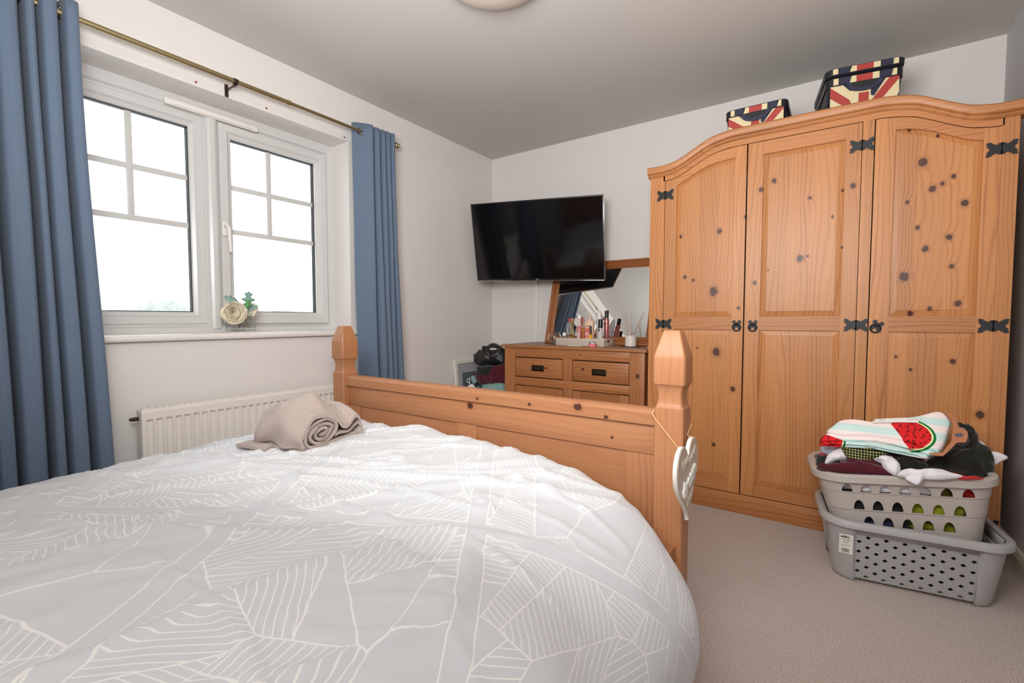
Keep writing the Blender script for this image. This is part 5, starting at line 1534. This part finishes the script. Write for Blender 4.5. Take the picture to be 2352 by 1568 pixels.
garment('maroon_shirt', [g1(205, 1120), g1(330, 1075), g1(600, 1060), g1(800, 990), g1(1100, 980), g1(1320, 1000), g1(1450, 1130), g1(1600, 1240), g1(1640, 1310), g1(1200, 1290), g1(700, 1250), g1(350, 1210), g1(220, 1160)], 2.155, R(48), .035, M['maroon'], 'maroon top filling the front left of the upper basket', 3, wr=.016, fq=16, stretch=(.6, 1.4))
garment('black_shirt', [g1(1000, 800), g1(1500, 780), g1(2000, 860), g2(300, 960), g2(420, 1130), g1(2040, 1190), g1(1720, 1180), g1(1560, 950), g1(1200, 900)], 2.19, R(45), .035, M['black_cloth'], 'plain black garment in middle of heap below the watermelon print', 4, wr=.014, fq=16)
garment('sports_shirt', [g2(900, 360), g2(960, 365), g2(1125, 345), g2(1220, 490), g2(1300, 570), g2(1310, 720), g2(1480, 800), g2(1570, 940), g2(1600, 1100), g2(1590, 1240), g2(1480, 1310), g2(1300, 1290), g2(1000, 1240), g2(700, 1170), g2(380, 1130), g2(380, 1000), g2(700, 900), g2(950, 560)], 2.235, R(38), .055, M['khaki_black'], 'black olive sports mesh top at right of the clothes heap', 5, wr=.018, fq=16, RG=22)
garment('marl_shirt', [g2(915, 415), g2(1050, 405), g2(1100, 500), g2(1160, 650), g2(1050, 760), g2(900, 700), g2(860, 560)], 2.17, R(38), .012, M['grey_check'], 'dark grey marl garment behind the cardboard hanger', 6)
garment('white_shirt', [g2(1290, 640), g2(1400, 700), g2(1490, 820), g2(1640, 850), g2(1845, 945), g2(1700, 1030), g2(1600, 1080), g2(1500, 980), g2(1350, 800)], 2.27, R(30), .018, M['white_cloth'], 'white shirt corner poking out at right of basket', 7, z0=.47)
garment('grey_shirt', [g1(280, 750), g1(500, 730), g1(680, 750), g1(700, 900), g1(500, 960), g1(390, 900), g1(290, 850)], 2.19, R(30), .02, M['grey_cloth'], 'pale grey crumpled shirt under the left end of print', 8, wr=.008)
garment('white_sock', [g1(345, 1050), g1(400, 910), g1(560, 800), g1(680, 780), g1(780, 900), g1(770, 970), g1(560, 1010), g1(400, 1065)], 2.145, R(35), .02, M['white_cloth'], 'white sleeve end pointing left above the maroon top', 9)
garment('dotted_shirt', [g1(668, 705), g1(760, 695), g1(960, 740), g1(1240, 800), g1(1530, 900), g1(1560, 960), g1(1240, 975), g1(1100, 1030), g1(900, 1065), g1(760, 960), g1(672, 870)], 2.125, R(30), .014, M['dots'], 'black garment with tiny yellow dots hanging from heap', 10, wr=.004)
garment('white_sleeve', [g1(1225, 975), g1(1310, 950), g1(1370, 915), g1(1560, 950), g1(1690, 1070), g1(1720, 1180), g1(1680, 1250), g1(1600, 1270), g1(1420, 1150), g1(1340, 1020)], 2.11, R(45), .024, M['white_cloth'], 'twisted white sleeve in front of the maroon top', 11, wr=.005)
ws = garment('white_polo_shirt', [g1(1640, 1270), g1(1720, 1180), g1(1850, 1155), g2(0, 1160), g2(300, 1175), g2(620, 1165), g2(850, 1230), g2(1050, 1290), g2(700, 1345), g2(430, 1340), g2(330, 1340), g2(210, 1440), g2(0, 1340), g1(1800, 1310)], 2.075, R(48), .020, M['white_cloth'], 'white shirt collar hanging over the front basket rim', 12, wr=.005)
garment('red_shirt', [g2(930, 1330), g2(1020, 1290), g2(1200, 1290), g2(1420, 1325), g2(1300, 1345), g2(1050, 1350)], 2.09, R(45), .012, M['red'], 'red cloth edge at front right of basket heap', 13)
# watermelon print pyjamas: stacked folded layers
mel = thing('pyjama_set', atP(*g1(1500, 800), (0, 2.10, .50), (0, -.55, .83)), 'folded watermelon print pyjamas on top of the clothes heap', 'pyjamas')
def melon_layer(outline, lift, thick, seed, yy=2.13, tilt=R(52), z0=.50):
    n = Vector((0, -math.cos(tilt), math.sin(tilt)))
    pts = [p + n * lift for p in IP(outline, yy, tilt, z0)]
    o = pad('folded_cloth', pts, n, thick, M['melon'], mel, seed, wr=.003, fq=10, power=.25)
    ax = Vector((1, 0, 0)); ay = n.cross(ax) * -1
    org = IP([g1(250, 700)], yy, tilt, z0)[0]
    uvl = o.data.uv_layers.new(name='UVMap')
    if ay.z < 0: ay = -ay
    for l in o.data.loops:
        p = o.data.vertices[l.vertex_index].co + o.location + mel.location - org
        uvl.data[l.index].uv = (p.dot(ax) + .0, p.dot(ay) + p.dot(n) * .5)
    return o
melon_layer([g1(250, 690), g1(370, 570), g1(700, 640), g1(1500, 720), g2(100, 800), g2(400, 900), g2(420, 960), g2(300, 950), g1(1900, 860), g1(1400, 770), g1(1200, 775), g1(900, 720), g1(640, 740), g1(420, 680), g1(290, 730)], .0, .012, 1)
melon_layer([g1(255, 690), g1(380, 545), g1(560, 560), g1(900, 590), g1(1600, 640), g2(60, 740), g2(450, 860), g2(560, 930), g2(400, 935), g1(1950, 800), g1(1400, 720), g1(800, 700), g1(500, 650)], .010, .012, 2)
melon_layer([g1(365, 540), g1(470, 450), g1(560, 370), g1(700, 345), g1(860, 370), g1(960, 412), g1(1200, 385), g1(1600, 350), g1(2000, 290), g2(200, 290), g2(480, 228), g2(640, 205), g2(720, 240), g2(790, 350), g2(810, 400), g2(770, 540), g2(700, 760), g2(600, 920), g2(520, 910), g2(200, 800), g1(2000, 780), g1(1500, 680), g1(1000, 640), g1(600, 620)], .018, .020, 3)
card = plain('brown_cardboard', srgb(178, 118, 84), .8, nscale=60, namt=.04)
def flat_plate(parent, name, outl, th, mat, yy, tilt, z0, lift, hole=None):
    n = Vector((0, -math.cos(tilt), math.sin(tilt)))
    pts = [p + n * lift - parent.location for p in IP(outl, yy, tilt, z0)]
    m = MB(); k = len(pts)
    V = pts + [p + n * th for p in pts]
    m.add(V, [tuple(range(k)), tuple(range(2 * k - 1, k - 1, -1))] + [(i, i + k, (i + 1) % k + k, (i + 1) % k) for i in range(k)])
    return m.build(name, mat, parent, smooth=False)
hgs = [g2(700, 215), g2(790, 235), g2(860, 280), g2(890, 360), g2(945, 480), g2(1040, 510), g2(1095, 560), g2(1105, 620), g2(1080, 720), g2(1050, 750), g2(900, 750), g2(850, 810), g2(720, 940), g2(650, 995), g2(560, 990), g2(420, 960), g2(410, 930), g2(520, 945), g2(600, 925), g2(640, 930), g2(800, 740), g2(825, 560), g2(845, 440), g2(790, 320)]
ch = flat_plate(mel, 'cardboard_hanger', hgs, .0012, card, 2.13, R(52), .50, .022)
holep = [g2(940 + 78 * math.cos(a), 620 + 36 * math.sin(a)) for a in [2 * PI * k / 20 for k in range(20)]]
flat_plate(mel, 'hanger_hole', holep, .0004, M['grey_check'], 2.13, R(52), .50, .0236)
tagp = [g1(1185, 455), g1(1230, 390), g1(1690, 370), g2(240, 370), g2(205, 458), g1(1700, 450)]
flat_plate(mel, 'price_tag', tagp, .0008, M['white_plastic'], 2.13, R(52), .50, .0425)
n_ = Vector((0, -math.cos(R(52)), math.sin(R(52))))
for (pp_, s_, tx_) in (((1235, 415), .011, 'S'), ((1330, 412), .006, 'UK'), ((1385, 412), .008, '10'), ((1850, 400), .006, 'size'), ((1935, 398), .008, '12-14')):
    p = IP([g1(*pp_)], 2.13, R(52), .50)[0] + n_ * .0435 - mel.location
    text_mesh('lettering', tx_, s_, ink, mel, face_mat(p, (1, .03, 0), n_.cross(Vector((1, .03, 0)))), .0001)

# ------------------------------------------------------------------ clothes pile left of the chest
def pile(name, pts, yy, tilt, thick, mat, label, seed, z0=.6, **kw):
    return garment(name, pts, yy, tilt, thick, mat, label, seed, z0, **kw)
k1 = lambda x, y: (1030 + x / 7.84, 760 + y / 7.84)
o = bundle('laundry_heap', (-2.085, 2.88, .24), (.15, .17, .24), M['grey_cloth'], 'grey bundle of laundry under the pile beside chest', 3.3); o.rotation_euler = (0, 0, 0)
pile('teal_towel', [k1(640, 960), k1(800, 930), k1(1000, 920), k1(1060, 1000), k1(1060, 1200), k1(800, 1250), k1(560, 1200), k1(500, 1050)], 2.74, R(10), .07, M['teal'], 'teal towel at the bottom of the clothes pile by chest', 21, wr=.014, fq=20, stretch=(2.0, .5))
pile('navy_shirt', [k1(530, 1010), k1(600, 975), k1(680, 1000), k1(690, 1100), k1(600, 1180), k1(520, 1100)], 2.70, R(10), .03, M['navy'], 'navy garment at lower left of the clothes pile', 22)
pile('maroon_jumper', [k1(450, 800), k1(560, 720), k1(800, 680), k1(960, 600), k1(1060, 600), k1(1060, 900), k1(980, 960), k1(760, 990), k1(620, 960), k1(500, 900)], 2.74, R(12), .07, M['maroon'], 'dark maroon jumper in the middle of clothes pile', 23, wr=.016, fq=13)
pile('black_scarf', [k1(540, 640), k1(800, 620), k1(860, 680), k1(760, 800), k1(620, 850), k1(520, 800), k1(540, 720)], 2.70, R(12), .05, M['black_cloth'], 'black cloth draped between jacket and maroon jumper', 24)
pile('black_jacket', [k1(480, 540), k1(560, 400), k1(600, 350), k1(690, 350), k1(670, 300), k1(720, 280), k1(800, 290), k1(810, 230), k1(860, 222), k1(960, 280), k1(965, 310), k1(1060, 340), k1(1060, 600), k1(920, 620), k1(800, 690), k1(600, 650)], 2.76, R(15), .09, M['black_leather'], 'shiny black jacket crumpled on top of the clothes pile', 25, wr=.022, fq=11, RG=22)
pile('white_vest', [k1(745, 335), k1(800, 305), k1(870, 320), k1(860, 340)], 2.66, R(15), .01, M['white_cloth'], 'white scrap peeking from top of the black jacket', 26)
t = thing('teal_sleeve', IP([k1(455, 870)], 2.66, 0, .6)[0], 'rolled teal cuff sticking out left of clothes pile', 'clothing')
m = MB(); m.lathe([(.017, -.026), (.019, -.02), (.0175, .02), (.0155, .026), (.0135, .02), (.014, -.02), (.0145, -.025), (.017, -.026)], mat=Matrix.Rotation(R(-12), 4, 'Y') @ Matrix.Rotation(R(20), 4, 'X'), seg=24, cap=False); m.build('cuff', M['teal'], t, angle=60)
t = thing('white_bag_strap', IP([k1(400, 960)], 2.64, 0, .6)[0], 'white looped strap hanging in front of the picture frame', 'strap'); o_ = t.location
m = MB()
loop = [p - o_ for p in IP([k1(380, 1100), k1(390, 1000), k1(385, 940), k1(345, 920), k1(335, 880), k1(365, 852), k1(385, 870), k1(385, 940), k1(400, 1010), k1(395, 1100)], 2.64, 0, .6)]
m.tube(cat_rom(loop, 60, False), .0028, 8); m.build('loop', M['white_plastic'], t)
o = garment('white_bag', [k1(345, 1010), k1(400, 960), k1(450, 960), k1(500, 1060), k1(520, 1200), k1(420, 1260), k1(330, 1200)], 2.66, R(5), .03, M['white_cloth'], 'white carrier bag beside the clothes pile and picture frame', 27, z0=.5, cat='bag')
# picture frame leaning on the left wall
pf = thing('picture_frame', (XL + .075, 2.62, .02), 'white picture frame with grey mount leaning on left wall', 'picture frame')
pf.location = (XL + .075, 2.625, 0.0); pf.rotation_euler = (0, -math.atan2(.055, .655), 0)
m = MB(); Lf, Hf = .46, .660
prf = [(0, -.018), (0, .0), (.003, .002), (.028, .002), (.030, -.004), (.030, -.018)]
rings = [[Vector((x, i, i)), Vector((x, Lf - i, i)), Vector((x, Lf - i, Hf - i)), Vector((x, i, Hf - i))] for i, x in prf]
V = [p for r in rings for p in r]; F = []
for i in range(len(rings)):
    k = (i + 1) % len(rings)
    for j in range(4): q = (j + 1) % 4; F.append((i * 4 + j, i * 4 + q, k * 4 + q, k * 4 + j))
m.add(V, F); m.build('frame', plain('cream_white_paint', srgb(228, 224, 212), .5, nscale=30, namt=.02), pf, angle=20)
m = MB(); m.box(-.012, -.008, .028, Lf - .028, .028, Hf - .028); m.build('mount', plain('grey_mount', srgb(172, 172, 178), .6, nscale=30, namt=.02), pf, smooth=False)
m = MB(); m.box(-.008, -.0072, .085, Lf - .085, .085, Hf - .10); m.build('picture', plain('slate_print', srgb(92, 104, 112), .6, nscale=12, namt=.2), pf, smooth=False)

# ------------------------------------------------------------------ ceiling light
t = thing('ceiling_light', (-1.086, 1.434, ZC), 'round cream flush ceiling light partly above the picture', 'ceiling light')
m = MB(); m.lathe([(.0002, -.075), (.09, -.072), (.15, -.060), (.195, -.038), (.212, -.015), (.215, -.002), (.0002, -.002)], seg=48); m.build('shade', plain('opal_shade', srgb(226, 214, 202), .35, nscale=20, namt=.01), t)
m = MB(); m.lathe([(.218, -.012), (.222, -.006), (.222, -.0005), (.205, -.0005)], seg=48, cap=False); m.build('base_ring', M['gloss_white'], t)

# ------------------------------------------------------------------ trees far outside the window, haze painted into their pale colours
leafy = plain('haze_painted_foliage', (.41, .44, .41), .9, 0, .1, 2, .12)
bark = plain('haze_painted_bark', (.3, .28, .26), .9, 0, .1, 2, .12)
def far_tree(px, py, X_, w_, h_, label, seed):
    c = atX(px, py, X_)
    t = thing('tree', (c.x, c.y, -2.7), label, 'tree', 0, 'hazy trees beyond the window')
    m = MB(); H_ = c.z + 2.7
    def fn(u, v):
        a = 2 * PI * u; b = -PI / 2 + PI * v
        d = Vector((math.cos(a) * math.cos(b), math.sin(a) * math.cos(b), math.sin(b)))
        k = 1 + .35 * noise.noise(d * 2.0 + Vector((seed, 0, 0))) + .22 * noise.noise(d * 5 + Vector((0, seed, 0))) + .12 * noise.noise(d * 12 + Vector((0, seed, 0)))
        return Vector((d.x * w_, d.y * w_, H_ - h_ + d.z * h_)) * 1 + d * (k - 1) * w_
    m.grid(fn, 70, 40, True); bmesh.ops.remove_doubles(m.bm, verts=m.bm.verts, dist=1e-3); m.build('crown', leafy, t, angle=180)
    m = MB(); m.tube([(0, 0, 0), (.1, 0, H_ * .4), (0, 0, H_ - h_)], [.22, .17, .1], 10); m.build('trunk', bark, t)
for a_ in ((262, 712, -34, 1.7, 1.8, 'hazy pale tree outside, furthest left through the left pane', 1.0), (330, 706, -40, 2.3, 2.0, 'hazy pale tree outside in the middle of the left pane', 2.0),
           (388, 700, -50, 2.0, 2.4, 'hazy pale tree outside, tallest through the left pane', 3.0), (430, 710, -40, 1.3, 1.6, 'hazy pale small tree outside near right edge of left pane', 4.0),
           (640, 722, -40, 2.4, 1.7, 'hazy pale tree top outside, low in the right pane', 5.0)): far_tree(*a_)
